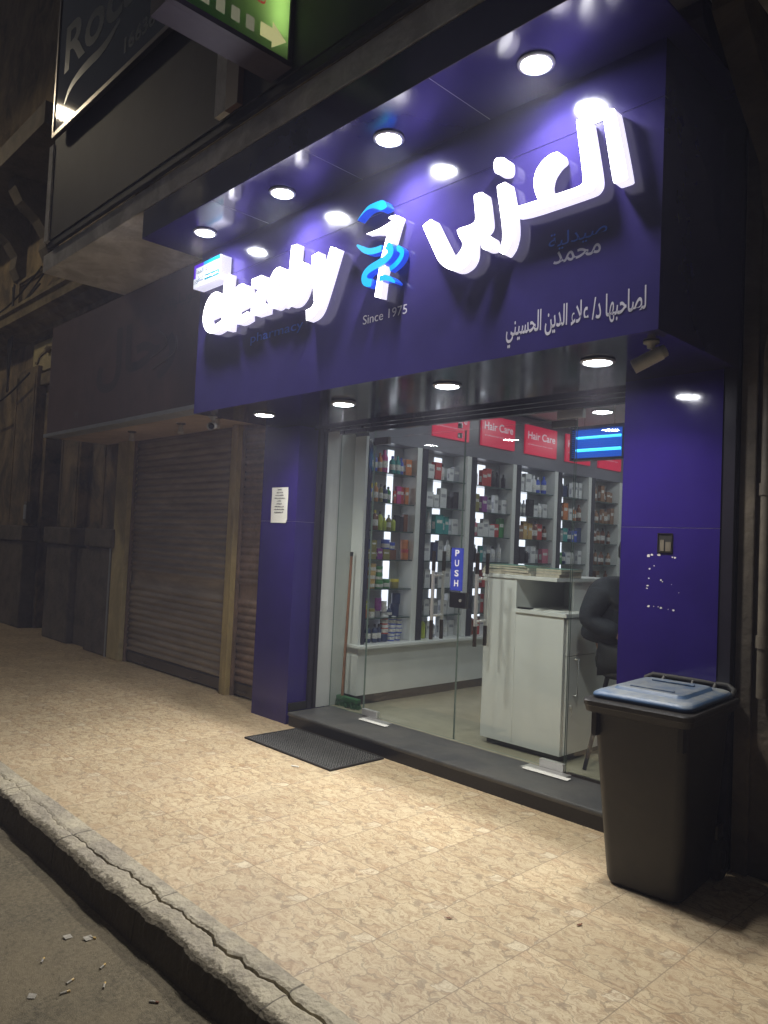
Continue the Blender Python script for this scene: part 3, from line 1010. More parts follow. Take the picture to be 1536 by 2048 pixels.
mb.stroke(SNAKE['tail_left'], [.008, .034, .040, .040], YF + 0.016, YB, 0, 1)
mb.stroke(SNAKE['tail_low'], [.030, .034, .026, .006], YF - .003, YB - .004, 0, 1)
mb.stroke(SNAKE['coil_back'], [.030, .034, .036, .030], YF + 0.022, YB, 0, 1)
part('snake', mb, [M['snake_face'], M['snake_side']], t)

t = thing('clinic_sign_box', 'small lit white sign box reading Al-Maha beside the Latin letters', 'sign', (-5.15, 2.98, 3.58))
bx = part('case', MB().box(-5.345, -4.955, 2.93, 3.026, 3.485, 3.672), M['maha_case'], t, bev=0.003)
mb = MB()
yq = 2.9285
mb.quad((-5.342, yq, 3.488), (-4.958, yq, 3.488), (-4.958, yq, 3.669), (-5.342, yq, 3.669))
part('face_panel', mb, M['maha_white'], bx)
mb = MB()
yq = 2.9275
mb.quad((-5.342, yq, 3.640), (-5.20, yq, 3.640), (-5.20, yq, 3.669), (-5.342, yq, 3.669))
mb.quad((-5.342, yq, 3.560), (-5.312, yq, 3.560), (-5.312, yq, 3.640), (-5.342, yq, 3.640))
part('violet_band', mb, M['maha_violet'], bx)
mb = MB()
mb.quad((-5.20, yq, 3.642), (-4.958, yq, 3.642), (-4.958, yq, 3.669), (-5.20, yq, 3.669))
part('blue_band', mb, M['maha_cyan'], bx)
mb = MB()
mb.quad((-5.175, yq, 3.520), (-4.968, yq, 3.520), (-4.968, yq, 3.562), (-5.175, yq, 3.562))
tb = part('teal_band', mb, M['maha_teal'], bx)
part('lettering', text_mb('Al-Maha', (-5.175, yq - .001, 3.578), X_, Z_, .205, .048), M['maha_text'], bx)
part('lettering', text_mb('Development', (-5.165, yq - .001, 3.528), X_, Z_, .185, .024, bold=.01), M['push_text'], tb)
part('lettering', text_mb(arabic('المها'), (-5.30, yq - .001, 3.583), X_, Z_, .105, .045), M['maha_text_blue'], bx)
part('lettering', text_mb(arabic('للتطوير'), (-5.335, yq - .001, 3.515), X_, Z_, .14, .055), M['maha_text_blue'], bx)

# vinyl lettering on the fascia
solo('vinyl_lettering', text_mb(arabic('لصاحبها د/ علاء الدين الحسيني'), (-2.332, 3.0345, 2.560), X_, Z_, .752, .165, bold=.012), M['vinyl'],
     'long grey Arabic owner line low on the fascia', 'lettering', group='printed lettering on the fascia')
solo('vinyl_lettering', text_mb(arabic('محمد'), (-2.065, 3.0345, 2.925), X_, Z_, .255, .062, bold=.01), M['vinyl_dim'],
     'short dim grey Arabic name below the large Arabic letters', 'lettering', group='printed lettering on the fascia')
solo('vinyl_lettering', text_mb(arabic('صيدلية'), (-2.095, 3.0345, 2.995), X_, Z_, .315, .085, bold=.005), M['vinyl_blue'],
     'dark blue Arabic word just above the short grey name', 'lettering', group='printed lettering on the fascia')
solo('vinyl_lettering', text_mb('Since 1975', (-3.428, 3.0345, 2.880), X_, Z_, .378, .056), M['vinyl'],
     'grey words Since 1975 under the snake emblem', 'lettering', group='printed lettering on the fascia')
solo('vinyl_lettering', text_mb('pharmacy', (-4.655, 3.0345, 2.945), X_, Z_, .625, .085, bold=.005), M['vinyl_blue'],
     'dark blue word pharmacy under the white Latin letters', 'lettering', group='printed lettering on the fascia')

# paper notice on the left pillar
t = thing('paper_notice', 'white paper notice taped to the violet pillar', 'notice', (-5.37, 3.883, 1.84))
mb = MB()
nx_, nz_ = 6, 10
gv = [(-5.487 + .238 * i / nx_ + .002 * math.sin(j), 3.8825 - .004 * abs(math.sin(i * 1.1 + j * .5)) * (1 if 0 < i < nx_ else .3) - (.012 if (j == 0 and i == nx_) else 0), 1.688 + .308 * j / nz_) for j in range(nz_ + 1) for i in range(nx_ + 1)]
mb._add(gv, [(j * 7 + i, j * 7 + i + 1, j * 7 + 8 + i, j * 7 + 7 + i) for j in range(nz_) for i in range(nx_)], 0, True)
part('sheet', mb, M['paper'], t)
mb = MB()
rl = random.Random(5)
for k, (a, b) in enumerate(((.09, .15), (.08, .165), (.06, .18), (.05, .195), (.09, .15), (.08, .16), (.06, .18), (.05, .19), (.055, .185))):
    zz = 1.972 - k * .0245
    x = -5.487 + a
    while x < -5.487 + b:
        w_ = rl.uniform(.006, .018)
        mb.box(x, x + w_, 3.8755, 3.8765, zz, zz + rl.uniform(.004, .008))
        x += w_ + .003
part('written_lines', mb, M['ink'], t)


# ------------------------------------------------------------------ glass front
def pane_mb(x0, x1, z0, z1, y=4.33, th=0.010):
    mb = MB()
    a, b = y - th / 2, y + th / 2
    mb.quad((x0, a, z0), (x1, a, z0), (x1, a, z1), (x0, a, z1), 0)
    mb.quad((x1, b, z0), (x0, b, z0), (x0, b, z1), (x1, b, z1), 0)
    mb.quad((x0, b, z0), (x0, a, z0), (x0, a, z1), (x0, b, z1), 1)
    mb.quad((x1, a, z0), (x1, b, z0), (x1, b, z1), (x1, a, z1), 1)
    mb.quad((x0, a, z1), (x1, a, z1), (x1, b, z1), (x0, b, z1), 1)
    mb.quad((x0, a, z0), (x0, b, z0), (x1, b, z0), (x1, a, z0), 1)
    return mb


GM = [M['glass'], M['glass_edge']]


def handle_bars(x, parent):
    for yy in (4.272, 4.388):
        h = part('handle', MB().tube([(x, yy, .85), (x, yy, 1.50)], .0135, 12), M['steel'], parent)
        mb = MB()
        mb.tube([(x, yy, .84), (x, yy, .985)], .0150, 12)
        mb.tube([(x, yy, 1.36), (x, yy, 1.51)], .0150, 12)
        part('grip_sleeve', mb, M['dark_steel'], h)
    mb = MB()
    for zz in (1.02, 1.325):
        mb.tube([(x, 4.275, zz), (x, 4.385, zz)], .010, 10)
        mb.lathe([(.02, -.006), (.022, 0), (.02, .006)], (x, 4.32, zz), 12)
    part('handle_bolt', mb, M['steel'], parent)


dl = thing('glass_door', 'frameless glass door leaf with the blue PUSH sticker and black lock', 'door', (-4.16, 4.33, 0.113), group='frameless glass doors')
part('pane', pane_mb(-4.655, -3.672, 0.128, 2.425), GM, dl)
part('hinge_clamp', MB().box(-4.66, -4.49, 4.312, 4.348, 2.375, 2.435), M['dark_steel'], dl, bev=.003)
part('hinge_clamp', MB().box(-4.66, -4.48, 4.312, 4.348, 0.121, 0.172), M['steel'], dl, bev=.003)
handle_bars(-3.885, dl)
lk = part('lock', MB().box(-3.745, -3.592, 4.306, 4.354, 1.095, 1.212), M['lens_black'], dl, bev=.004)
part('keyhole', MB().tube([(-3.635, 4.308, 1.152), (-3.635, 4.298, 1.152)], .011, 14), M['steel'], lk)
dr = thing('glass_door', 'frameless glass door leaf with two steel bar handles beside the counter', 'door', (-3.19, 4.33, 0.113), group='frameless glass doors')
part('pane', pane_mb(-3.664, -2.725, 0.128, 2.425), GM, dr)
part('hinge_clamp', MB().box(-2.90, -2.720, 4.308, 4.352, 2.378, 2.425), M['dark_steel'], dr, bev=.003)
part('hinge_clamp', MB().box(-2.905, -2.720, 4.312, 4.348, 0.121, 0.172), M['steel'], dr, bev=.003)
handle_bars(-3.46, dr)
t = thing('shop_window', 'fixed glass pane beside the leaning broom', 'window', (-4.88, 4.33, 0.113), group='fixed glass panes of the shop front')
part('pane', pane_mb(-5.10, -4.665, 0.115, 2.495), GM, t)
t = thing('shop_window', 'narrow fixed glass strip above both doors with steel clips', 'window', (-3.7, 4.33, 2.43), group='fixed glass panes of the shop front')
part('pane', pane_mb(-4.66, -2.720, 2.434, 2.495), GM, t)
mb = MB()
mb.box(-2.86, -2.665, 4.309, 4.351, 2.432, 2.494)
part('patch_clamp', mb, M['steel'], t, bev=.003)
part('stop_clip', MB().tube([(-3.715, 4.318, 2.37), (-3.715, 4.318, 2.405)], .018, 12), M['steel'], t)
part('stop_clip', MB().tube([(-3.715, 4.318, 2.445), (-3.715, 4.318, 2.478)], .018, 12), M['steel'], t)
t = thing('shop_window', 'fixed glass pane between the counter side door and the violet pillar', 'window', (-2.2, 4.33, 0.113), group='fixed glass panes of the shop front')
part('pane', pane_mb(-2.712, -1.70, 0.115, 2.495), GM, t)
part('floor_channel', MB().box(-2.70, -2.14, 4.318, 4.342, 0.1135, 0.128), M['dark_steel'], t)
t = thing('push_sticker', 'blue vertical sticker reading PUSH on the glass door', 'sticker', (-3.69, 4.322, 1.38))
mb = MB()
mb.box(-3.755, -3.637, 4.3225, 4.3245, 1.222, 1.540)
bk = part('backing', mb, M['push'], t)
for k, c in enumerate('PUSH'):
    part('lettering', text_mb(c, (-3.717, 4.3218, 1.478 - k * .075), X_, Z_, .040, .048, bold=.02), M['push_text'], bk)

# ================================================================== SHOP INTERIOR
rm = thing('shop_room', 'lit interior of the pharmacy behind the glass', 'room', (-3.6, 6.0, 0.11))
part('wall', MB().box(-5.42, -5.305, 4.36, 9.9, 0.0, 3.1), M['grey_paint'], rm)
part('wall', MB().box(-5.30, 0.2, 9.70, 9.8, 0.0, 3.1), M['grey_paint'], rm)
part('wall', MB().box(0.2, 0.3, 4.36, 9.8, 0.0, 3.1), M['grey_paint'], rm)
part('wall', MB().box(-1.65, 0.199, 4.36, 4.45, 0.0, 3.1), M['grey_paint'], rm)
part('wall', MB().box(-5.30, -1.60, 4.36, 4.45, 2.56, 3.1), M['grey_paint'], rm)
part('ceiling', MB().box(-5.42, 0.3, 4.30, 9.9, 3.05, 3.10), M['ceiling'], rm)
k = 0
for x in (-4.15, -2.3):
    for y in (5.3, 7.1, 8.6):
        t = thing('ceiling_lamp', 'round lit ceiling lamp inside the shop %s row from the doors %s' % (ORD[k % 3], 'near the shelves' if x < -3 else 'away from the shelves'), 'ceiling lamp', (x, y, 3.05), group='ceiling lamps in the shop')
        part('rim', MB().lathe([(.10, 0), (.115, -.004), (.112, -.02), (.10, -.022), (.10, 0)], (x, y, 3.05), 24, caps=False), M['lamp_rim'], t)
        part('lens', MB().lathe([(0, -.018), (.06, -.018), (.099, -.014)], (x, y, 3.05), 24, caps=False), M['lamp_in'], t)
        k += 1

# shelving along the left wall
SX = -4.955
US = [4.56 + u for u in (0.0, 0.69, 1.43, 2.20, 3.01, 3.75, 4.50)]
SHZ = [2.20, 1.925, 1.668, 1.402, 1.137, 0.872]
sh = thing('shelving_unit', 'tall white wall shelving full of products with a white base', 'shelves', (-5.1, 6.8, 0.11))
part('base', MB().box(-5.30, SX, 4.505, 9.2, 0.20, 0.615), M['white_paint'], sh)
part('plinth', MB().box(-5.30, SX - .03, 4.52, 9.2, 0.112, 0.199), M['granite_face'], sh)
part('ledge', MB().box(-5.30, SX + .075, 4.47, 9.2, 0.616, 0.645), M['white_paint'], sh, bev=.004)
part('end_panel', MB().box(-5.104, SX - .002, 4.500, 4.530, 0.646, 2.50), M['white_paint'], sh)
part('back_panel', MB().box(-5.304, -5.155, 4.531, 9.2, 0.646, 3.0), M['grey_paint'], sh)
hdr = part('header', MB().box(-5.154, SX - .01, 4.531, 9.2, 2.475, 3.02), M['header'], sh)
for i, y in enumerate(US[1:]):
    dv = part('divider', MB().box(-5.154, SX - .004, y - .085, y - .020, 0.6455, 2.474), M['white_paint'], sh)
    part('mirror_strip', MB().box(SX - .0035, SX + .004, y - .020, y + .055, 0.6458, 2.474), M['mirror'], dv)
part('mirror_strip', MB().box(SX - .0018, SX + .004, 4.532, 4.575, 0.6458, 2.474), M['mirror'], sh)
for i in range(6):
    y0, y1 = US[i] + .02, US[i + 1] - .087
    for z in SHZ:
        part('glass_shelf', MB().box(-5.154, SX - .02, y0, y1, z - .010, z), M['shelf_glass'], sh)
    yc = 4.56 + (0.435, 1.105, 1.80, 2.57, 3.345, 4.08)[i]
    hw = (.040, .055, .065, .075, .05, .035)[i]
    part('led_strip', MB().box(-5.1545, -5.149, yc - hw, yc + hw, 0.66, 2.44), M['led'], sh)

for i in range(1, 6):
    y0, y1 = US[i] + .10, US[i + 1] - .10
    t = thing('shelf_sign', 'lit red Hair Care panel above the %s shelving bay from the doors' % ORD[i], 'sign', (SX, (y0 + y1) / 2, 2.8), group='red signs above the shelves')
    pn = part('panel', MB().box(SX - .009, SX + .012, y0, y1, 2.615, 2.94), M['hair_red'], t)
    part('lettering', text_mb('Hair Care', (SX + .0135, y0 + .04, 2.785), Y_, Z_, (y1 - y0) - .08, .085, bold=.015), M['hair_text'], pn)
    part('lettering', text_mb('professional hair care', (SX + .0135, y0 + .05, 2.715), Y_, Z_, (y1 - y0) - .14, .022), M['hair_text'], pn)

# ------------------------------------------------------------------ products on the shelves
PCOL = {'white': (.62, .63, .64), 'teal': (.03, .28, .27), 'blue': (.04, .09, .48), 'orange': (.55, .19, .06), 'magenta': (.50, .05, .24), 'amber': (.42, .17, .03), 'navy': (.03, .05, .13),
        'green': (.05, .24, .07), 'red': (.45, .05, .04), 'lime': (.42, .50, .05), 'brown': (.17, .07, .035), 'black': (.022, .022, .027), 'olive': (.23, .21, .06), 'purple': (.22, .05, .25),
        'tan': (.52, .35, .12), 'yellow': (.62, .52, .05), 'grey': (.30, .31, .34), 'pink': (.52, .16, .22), 'bronze': (.25, .14, .08)}
PM = {k: mat('pack_' + k, c, 0.32, var=0.05, vscale=30) for k, c in PCOL.items()}
PM['label'] = mat('pack_label', (.60, .60, .58), .5, var=.5, vscale=70)
_cache = {}


def lathe_mesh(key, prof, mats):
    if key not in _cache:
        m_ = MB()
        for pr, mi in prof:
            m_.lathe(pr, (0, 0, 0), 14, mi)
        _cache[key] = m_.mesh(key[0], mats)
    return _cache[key]


def put(kind, colr, capc, x, y, z, w, h, label, grp, d=None):
    if kind == 'bottle':
        r = w / 2
        me = lathe_mesh(('bottle', colr, round(w, 3), round(h, 3)), [([(r * .9, 0), (r, .006), (r, h * .66), (r * .85, h * .74), (r * .36, h * .82), (r * .34, h * .86)], 0), ([(r * 1.01, h * .22), (r * 1.01, h * .52)], 1)], [PM[colr], PM['label'] if colr not in ('black', 'lime') else PM[colr]])
        o = bpy.data.objects.new('bottle', me)
        COL.objects.link(o)
        o.location = (x, y, z)
        c = bpy.data.objects.new('cap', lathe_mesh(('cap', capc, round(w, 3), round(h, 3)), [([(r * .42, h * .84), (r * .42, h * .97), (r * .30, h), (r * .05, h)], 0)], [PM[capc]]))
        COL.objects.link(c)
        c.parent = o
        cat = 'bottle'
    elif kind == 'jar':
        r = w / 2
        me = lathe_mesh(('jar', colr, round(w, 3), round(h, 3)), [([(r * .92, 0), (r * .97, .004), (r * .97, h * .70)], 0), ([(r * .98, h * .16), (r * .98, h * .56)], 1)], [PM[colr], PM['label'] if colr in ('white', 'tan', 'green', 'blue', 'red') else PM[colr]])
        o = bpy.data.objects.new('jar', me)
        COL.objects.link(o)
        o.location = (x, y, z)
        c = bpy.data.objects.new('lid', lathe_mesh(('lid', capc, round(w, 3), round(h, 3)), [([(r, h * .68), (r, h * .97), (r * .95, h)], 0)], [PM[capc]]))
        COL.objects.link(c)
        c.parent = o
        cat = 'jar'
    else:
        d = d or w * .6
        key = ('carton', colr, round(w, 3), round(h, 3))
        if key not in _cache:
            m_ = MB()
            m_.box(-d / 2, d / 2, -w / 2, w / 2, 0, h, 0)
            m_.box(d / 2, d / 2 + .0006, -w * .36, w * .36, h * .55, h * .72, 1)
            m_.box(-d * .3, d * .3, -w / 2 - .0006, -w / 2, h * .25, h * .62, 1)
            _cache[key] = m_.mesh('carton', [PM[colr], PM['grey'] if colr == 'white' else PM['label'] if colr not in ('black', 'navy', 'brown') else PM[colr]])
        o = bpy.data.objects.new('carton', _cache[key])
        COL.objects.link(o)
        o.location = (x, y, z)
        o.rotation_euler = (0, 0, rp.uniform(-.08, .08))
        cat = 'box'
    tag(o, label, cat, grp)
    return o


rp = random.Random(11)
# first bay, read off the photograph shelf by shelf: kind, colour, cap, width, height, offset from the bay start, height above shelf
B, J, K = 'bottle', 'jar', 'carton'
BAY1 = [
    [(B, 'teal', 'teal', .055, .20, .05), (B, 'blue', 'blue', .05, .17, .105), (B, 'orange', 'orange', .05, .18, .155), (B, 'magenta', 'magenta', .07, .215, .225), (B, 'teal', 'blue', .06, .17, .33), (B, 'teal', 'teal', .06, .175, .395), (B, 'blue', 'blue', .05, .165, .455), (K, 'orange', None, .08, .155, .53)],
    [(B, 'blue', 'navy', .05, .165, .045), (K, 'yellow', None, .022, .17, .09), (B, 'amber', 'yellow', .055, .18, .14), (B, 'olive', 'black', .04, .17, .19), (B, 'navy', 'black', .062, .16, .24), (B, 'green', 'black', .055, .155, .305), (K, 'red', None, .03, .12, .36), (K, 'magenta', None, .055, .165, .415), (K, 'red', None, .045, .165, .475), (K, 'orange', None, .045, .165, .53)],
    [(B, 'white', 'green', .034, .15, .04), (B, 'brown', 'yellow', .062, .185, .145), (B, 'lime', 'black', .055, .18, .215), (B, 'lime', 'yellow', .04, .12, .262), (B, 'olive', 'white', .05, .15, .315), (B, 'lime', 'black', .045, .13, .365), (K, 'black', None, .055, .15, .42), (K, 'black', None, .045, .14, .475), (K, 'brown', None, .05, .165, .53)],
    [(K, 'olive', None, .07, .09, .05), (K, 'olive', None, .07, .085, .125), (K, 'purple', None, .06, .10, .20), (K, 'olive', None, .08, .095, .275), (K, 'brown', None, .075, .09, .36), (J, 'orange', 'red', .075, .10, .53)],
    [(J, 'brown', 'brown', .06, .075, .05), (J, 'tan', 'tan', .085, .075, .12), (J, 'green', 'green', .08, .070, .215), (J, 'green', 'green', .085, .085, .31), (J, 'olive', 'yellow', .085, .085, .41)],
    [(K, 'lime', None, .035, .15, .03), (J, 'orange', 'orange', .05, .075, .08), (J, 'white', 'olive', .06, .08, .14), (J, 'grey', 'grey', .065, .06, .22), (J, 'white', 'grey', .055, .05, .30), (B, 'navy', 'navy', .06, .08, .365), (J, 'navy', 'navy', .09, .115, .45)],
    [(B, 'black', 'red', .05, .15, .05), (B, 'navy', 'black', .055, .16, .12), (B, 'navy', 'black', .055, .165, .185), (B, 'navy', 'black', .05, .165, .24), (J, 'navy', 'navy', .09, .07, .31), (J, 'blue', 'white', .075, .070, .41), (J, 'blue', 'white', .075, .070, .495)],
]
STACK = {(3, 0): [('navy', K, .09, .065)], (3, 1): [('olive', K, .09, .06)], (3, 3): [('blue', J, .09, .085)], (3, 4): [('blue', J, .07, .07)], (3, 5): [('orange', J, .09, .075)],
         (4, 1): [('tan', J, .075, .085), ('tan', J, .075, .085)], (4, 2): [('green', J, .065, .075), ('green', J, .065, .075)],
         (5, 1): [('lime', K, .075, .035)], (5, 3): [('purple', J, .06, .065), ('purple', J, .055, .065)], (5, 4): [('white', J, .05, .055), ('white', J, .045, .05)], (5, 6): [('navy', J, .10, .085)],
         (6, 4): [('red', J, .085, .08), ('red', J, .085, .08)], (6, 5): [('blue', J, .08, .075), ('blue', J, .08, .075)], (6, 6): [('blue', J, .075, .075), ('blue', J, .075, .075)]}
LEV = SHZ + [0.6455]
XF = SX - .085
GRP = 'products on the pharmacy shelves'


def where(n, s, b):
    return '%s from the street, %s shelf down, %s bay' % (ORD[n], ORD[s], ORD[b])


def nm(kind, colr, cap):
    if kind == 'bottle':
        return '%s bottle' % colr if cap == colr else '%s bottle with %s cap' % (colr, cap)
    if kind == 'jar':
        return '%s jar' % colr if cap == colr else '%s jar with %s lid' % (colr, cap)
    return '%s carton' % colr


for s, row in enumerate(BAY1):
    for n, (kd, c, cp_, w, h, u) in enumerate(row):
        z = LEV[s] + .0005
        y = 4.585 + u
        put(kd, c, cp_ or c, XF + rp.uniform(-.02, .01), y, z, w, h, nm(kd, c, cp_) + ', ' + where(n, s, 0), GRP)
        zz = z + h
        for q, (c2, k2, h2, w2) in enumerate(STACK.get((s, n), [])):
            put(k2, c2, 'white' if c2 in ('red', 'blue') and s == 6 else c2, XF, y + rp.uniform(-.004, .004), zz + .0005, w2, h2,
                '%s %s stacked %s, %s' % (c2, 'carton' if k2 == K else k2, ['second up', 'third up'][q], where(n, s, 0)), GRP)
            zz += h2 + .0005

# the other bays: rows picked to resemble the photograph
PAL = {
    1: [['white', 'white', 'red', 'white', 'white', 'grey'], ['white', 'white', 'white', 'white', 'black', 'black'], ['white', 'white', 'teal', 'teal', 'white'], ['black', 'white', 'navy', 'white', 'white', 'black'], ['brown', 'white', 'black', 'white', 'white', 'white'], ['white', 'white', 'grey', 'white', 'white'], ['brown', 'lime', 'white', 'grey', 'white', 'white', 'white']],
    2: [['white', 'grey', 'red', 'red', 'black', 'black', 'black'], ['brown', 'olive', 'purple', 'grey', 'white', 'white'], ['black', 'pink', 'white', 'white', 'white', 'red', 'green'], ['black', 'black', 'teal', 'grey', 'white', 'white'], ['grey', 'white', 'red', 'white', 'black'], ['brown', 'grey', 'red', 'white', 'grey'], ['brown', 'red', 'white', 'grey', 'white']],
    3: [['white', 'white', 'white', 'white', 'blue', 'blue'], ['grey', 'grey', 'grey', 'black', 'white', 'white', 'white'], ['white', 'bronze', 'tan', 'tan', 'brown', 'red', 'brown'], ['black', 'black', 'black', 'white', 'grey', 'pink'], ['brown', 'white', 'green', 'white'], ['white', 'grey', 'red', 'red'], ['white', 'grey', 'white']],
    4: [['navy', 'black', 'navy', 'black', 'white', 'white', 'white'], ['purple', 'brown', 'orange', 'white', 'orange', 'brown'], ['navy', 'grey', 'teal', 'navy', 'blue', 'navy'], ['navy', 'green', 'navy', 'white', 'white', 'white'], ['green', 'green', 'green', 'grey'], ['yellow', 'orange', 'magenta', 'red'], ['white', 'grey', 'white']],
    5: [['bronze'] * 7, ['brown', 'brown', 'bronze', 'bronze', 'bronze', 'bronze'], ['bronze', 'brown', 'bronze', 'brown', 'brown'], ['brown', 'bronze', 'brown', 'bronze'], ['brown', 'bronze', 'brown'], ['grey', 'brown', 'grey'], ['grey', 'white', 'grey']],
}
for b in range(1, 6):
    y0, y1 = US[b] + .035, US[b + 1] - .10
    for s, row in enumerate(PAL[b]):
        n_ = len(row)
        pitch = (y1 - y0) / n_
        for n, c in enumerate(row):
            if b == 1 or c in ('white', 'teal', 'orange', 'green', 'red', 'pink'):
                kd = K if rp.random() < .78 else B
            elif c in ('black', 'navy', 'bronze', 'brown', 'grey', 'blue'):
                kd = B if rp.random() < .75 else K
            else:
                kd = K
            top = .20 if s < 6 else .19
            h = rp.uniform(.125, top + .01) if kd == K else rp.uniform(.155, top + .012)
            w = min(pitch * .92, rp.uniform(.055, .115) if kd == K else rp.uniform(.045, .066))
            cp_ = c if kd == K else rp.choice([c, 'black', 'white', c])
            o = put(kd, c, cp_, XF - rp.uniform(0, .035), y0 + pitch * (n + .5) + rp.uniform(-.008, .008), LEV[s] + .0005, w, h,
                    nm(kd, c, cp_) + ', ' + where(n, s, b), GRP)

# ------------------------------------------------------------------ broom, counter, insect killer
t = thing('broom', 'brown broom stick leaning inside the glass on a green broom head', 'broom', (-5.03, 4.42, 0.112))
part('stick', MB().tube([(-5.045, 4.425, .17), (-5.035, 4.452, 1.455)], [.013, .012], 10), M['wood'], t)
part('cap', MB().tube([(-5.0353, 4.4513, 1.425), (-5.035, 4.452, 1.462)], .0145, 10), M['rubber'], t)
hd = part('broom_head', MB().box(-5.10, -4.83, 4.40, 4.455, .165, .20), M['green_bristle'], t, bev=.008)
mb = MB()
rb = random.Random(2)
for k in range(150):
    x, y = rb.uniform(-5.10, -4.83), rb.uniform(4.395, 4.46)
    mb.tube([(x, y, .168), (x + rb.uniform(-.03, .03), y + rb.uniform(-.02, .03), .113)], .004, 4)
part('bristles', mb, M['green_bristle'], hd)

ct = thing('shop_counter', 'white counter with raised shelf, drawer and cupboard door inside the glass', 'counter', (-3.2, 4.9, .112))
CY = 4.50
part('side_panel', MB().box(-3.56, -3.275, CY, CY + .70, .155, 1.335), M['white_paint'], ct, bev=.002)
part('cabinet', MB().box(-3.2745, -2.872, CY + .001, CY + 1.1, .155, 1.095), M['white_paint'], ct, bev=.002)
part('plinth', MB().box(-3.53, -2.90, CY + .045, CY + 1.05, .112, .154), M['granite_face'], ct)
part('counter_top', MB().box(-3.2743, -2.845, CY - .012, CY + 1.12, 1.096, 1.124), M['white_paint'], ct, bev=.003)
part('top_shelf', MB().box(-3.585, -2.93, CY - .012, CY + .74, 1.336, 1.362), M['white_paint'], ct, bev=.003)
part('back_board', MB().box(-3.2743, -2.955, CY + .62, CY + .64, 1.125, 1.335), M['white_paint'], ct)
part('support_panel', MB().box(-2.975, -2.953, CY + .25, CY + .6195, 1.125, 1.335), M['white_paint'], ct)
dw = part('drawer', MB().box(-2.8715, -2.852, CY + .03, CY + .62, .835, 1.085), M['white_paint'], ct, bev=.002)
part('handle', MB().tube([(-2.851, CY + .19, .965), (-2.822, CY + .19, .965), (-2.822, CY + .32, .965), (-2.851, CY + .32, .965)], .006, 8), M['steel'], dw)
part('lock', MB().tube([(-2.852, CY + .25, 1.045), (-2.838, CY + .25, 1.045)], .014, 12), M['steel'], dw)
cd = part('cupboard_door', MB().box(-2.8715, -2.852, CY + .03, CY + .62, .165, .830), M['white_paint'], ct, bev=.002)
part('handle', MB().tube([(-2.851, CY + .12, .56), (-2.822, CY + .12, .56), (-2.822, CY + .12, .81), (-2.851, CY + .12, .81)], .007, 8), M['steel'], cd)
lk = part('lock', MB().tube([(-2.852, CY + .08, .49), (-2.838, CY + .08, .49)], .013, 12), M['steel'], cd)
part('key', MB().box(-2.837, -2.834, CY + .074, CY + .086, .43, .49), M['steel'], lk)

mags = [('green', .0), ('white', .012), ('tan', .02), ('grey', .0), ('white', .015)]
GREENP = mat('magazine_cover_green', (.10, .30, .22), .35, var=.5, vscale=14)
GREYP = mat('magazine_cover_grey', (.33, .34, .33), .35, var=.4, vscale=14)
PAGES = mat('magazine_pages', (.55, .50, .40), .8, var=.2, vscale=60)


def magazine(x0, x1, y0, y1, z, th, cov, lab, grp, rot):
    t = thing('magazine', lab, 'magazine', ((x0 + x1) / 2, (y0 + y1) / 2, z), rot, grp)
    w, d = (x1 - x0) / 2, (y1 - y0) / 2
    part('pages', MB().box(-w + .002, w - .002, -d + .002, d - .002, .0012, th - .0012), PAGES, t, local=True)
    mb = MB()
    mb.box(-w, w, -d, d, 0, .001)
    mb.box(-w, w, -d, d, th - .001, th)
    mb.box(-w - .0005, -w, -d, d, 0, th)
    part('cover', mb, cov, t, local=True)


hts = ['bottom', 'second', 'third', 'top']
z = 1.3625
for i in range(4):
    th = (.021, .019, .017, .012)[i]
    magazine(-3.60 + .01 * i, -3.16 - .012 * i, 4.50, 4.80, z, th, (GREYP, GREYP, GREENP, GREENP)[i], '%s magazine of the wide pile on the raised counter shelf' % hts[i], 'magazines on the counter shelf', (.02, -.03, .04, -.02)[i])
    z += th + .0004
z = 1.3625
for i in range(3):
    th = (.023, .020, .017)[i]
    magazine(-3.13, -2.93 + .006 * i, 4.52, 4.80, z, th, (GREYP, GREYP, GREENP)[i], '%s magazine of the narrow pile on the raised counter shelf' % ('bottom', 'middle', 'top')[i], 'magazines on the counter shelf', (-.02, .03, .0)[i])
    z += th + .0004
for i, (x, y, r, c) in enumerate(((-3.17, 4.58, .1, 'paper'), (-3.03, 4.60, -.25, 'paper'), (-2.93, 4.75, .3, 'paper'))):
    w = thing('paper_sheet', ['white paper sheet deep in the counter cubby', 'white paper sheet at the middle of the counter top', 'white paper sheet near the red box on the counter'][i], 'paper', (x, y, 1.1245), r, 'papers on the counter')
    part('sheet', MB().box(-.09, .09, -.06, .06, 0, .002), M[c], w, local=True)
solo('phone', MB().box(-3.265, -3.16, 4.50, 4.555, 1.1245, 1.138), M['lens_black'], 'small black phone at the corner of the counter cubby', 'phone', bev=.003)
t = thing('pen_box', 'red and magenta striped box standing on a black tray on the counter', 'box', (-2.95, 5.05, 1.1245))
part('tray', MB().box(-3.05, -2.86, 4.98, 5.12, 1.1245, 1.142), M['lens_black'], t, bev=.003)
mb = MB()
for k in range(6):
    mb.box(-3.03 + k * .0255, -3.0045 + k * .0255, 5.0, 5.10, 1.1425, 1.30, k % 3)
part('box_body', mb, [PM['red'], PM['magenta'], PM['orange']], t)

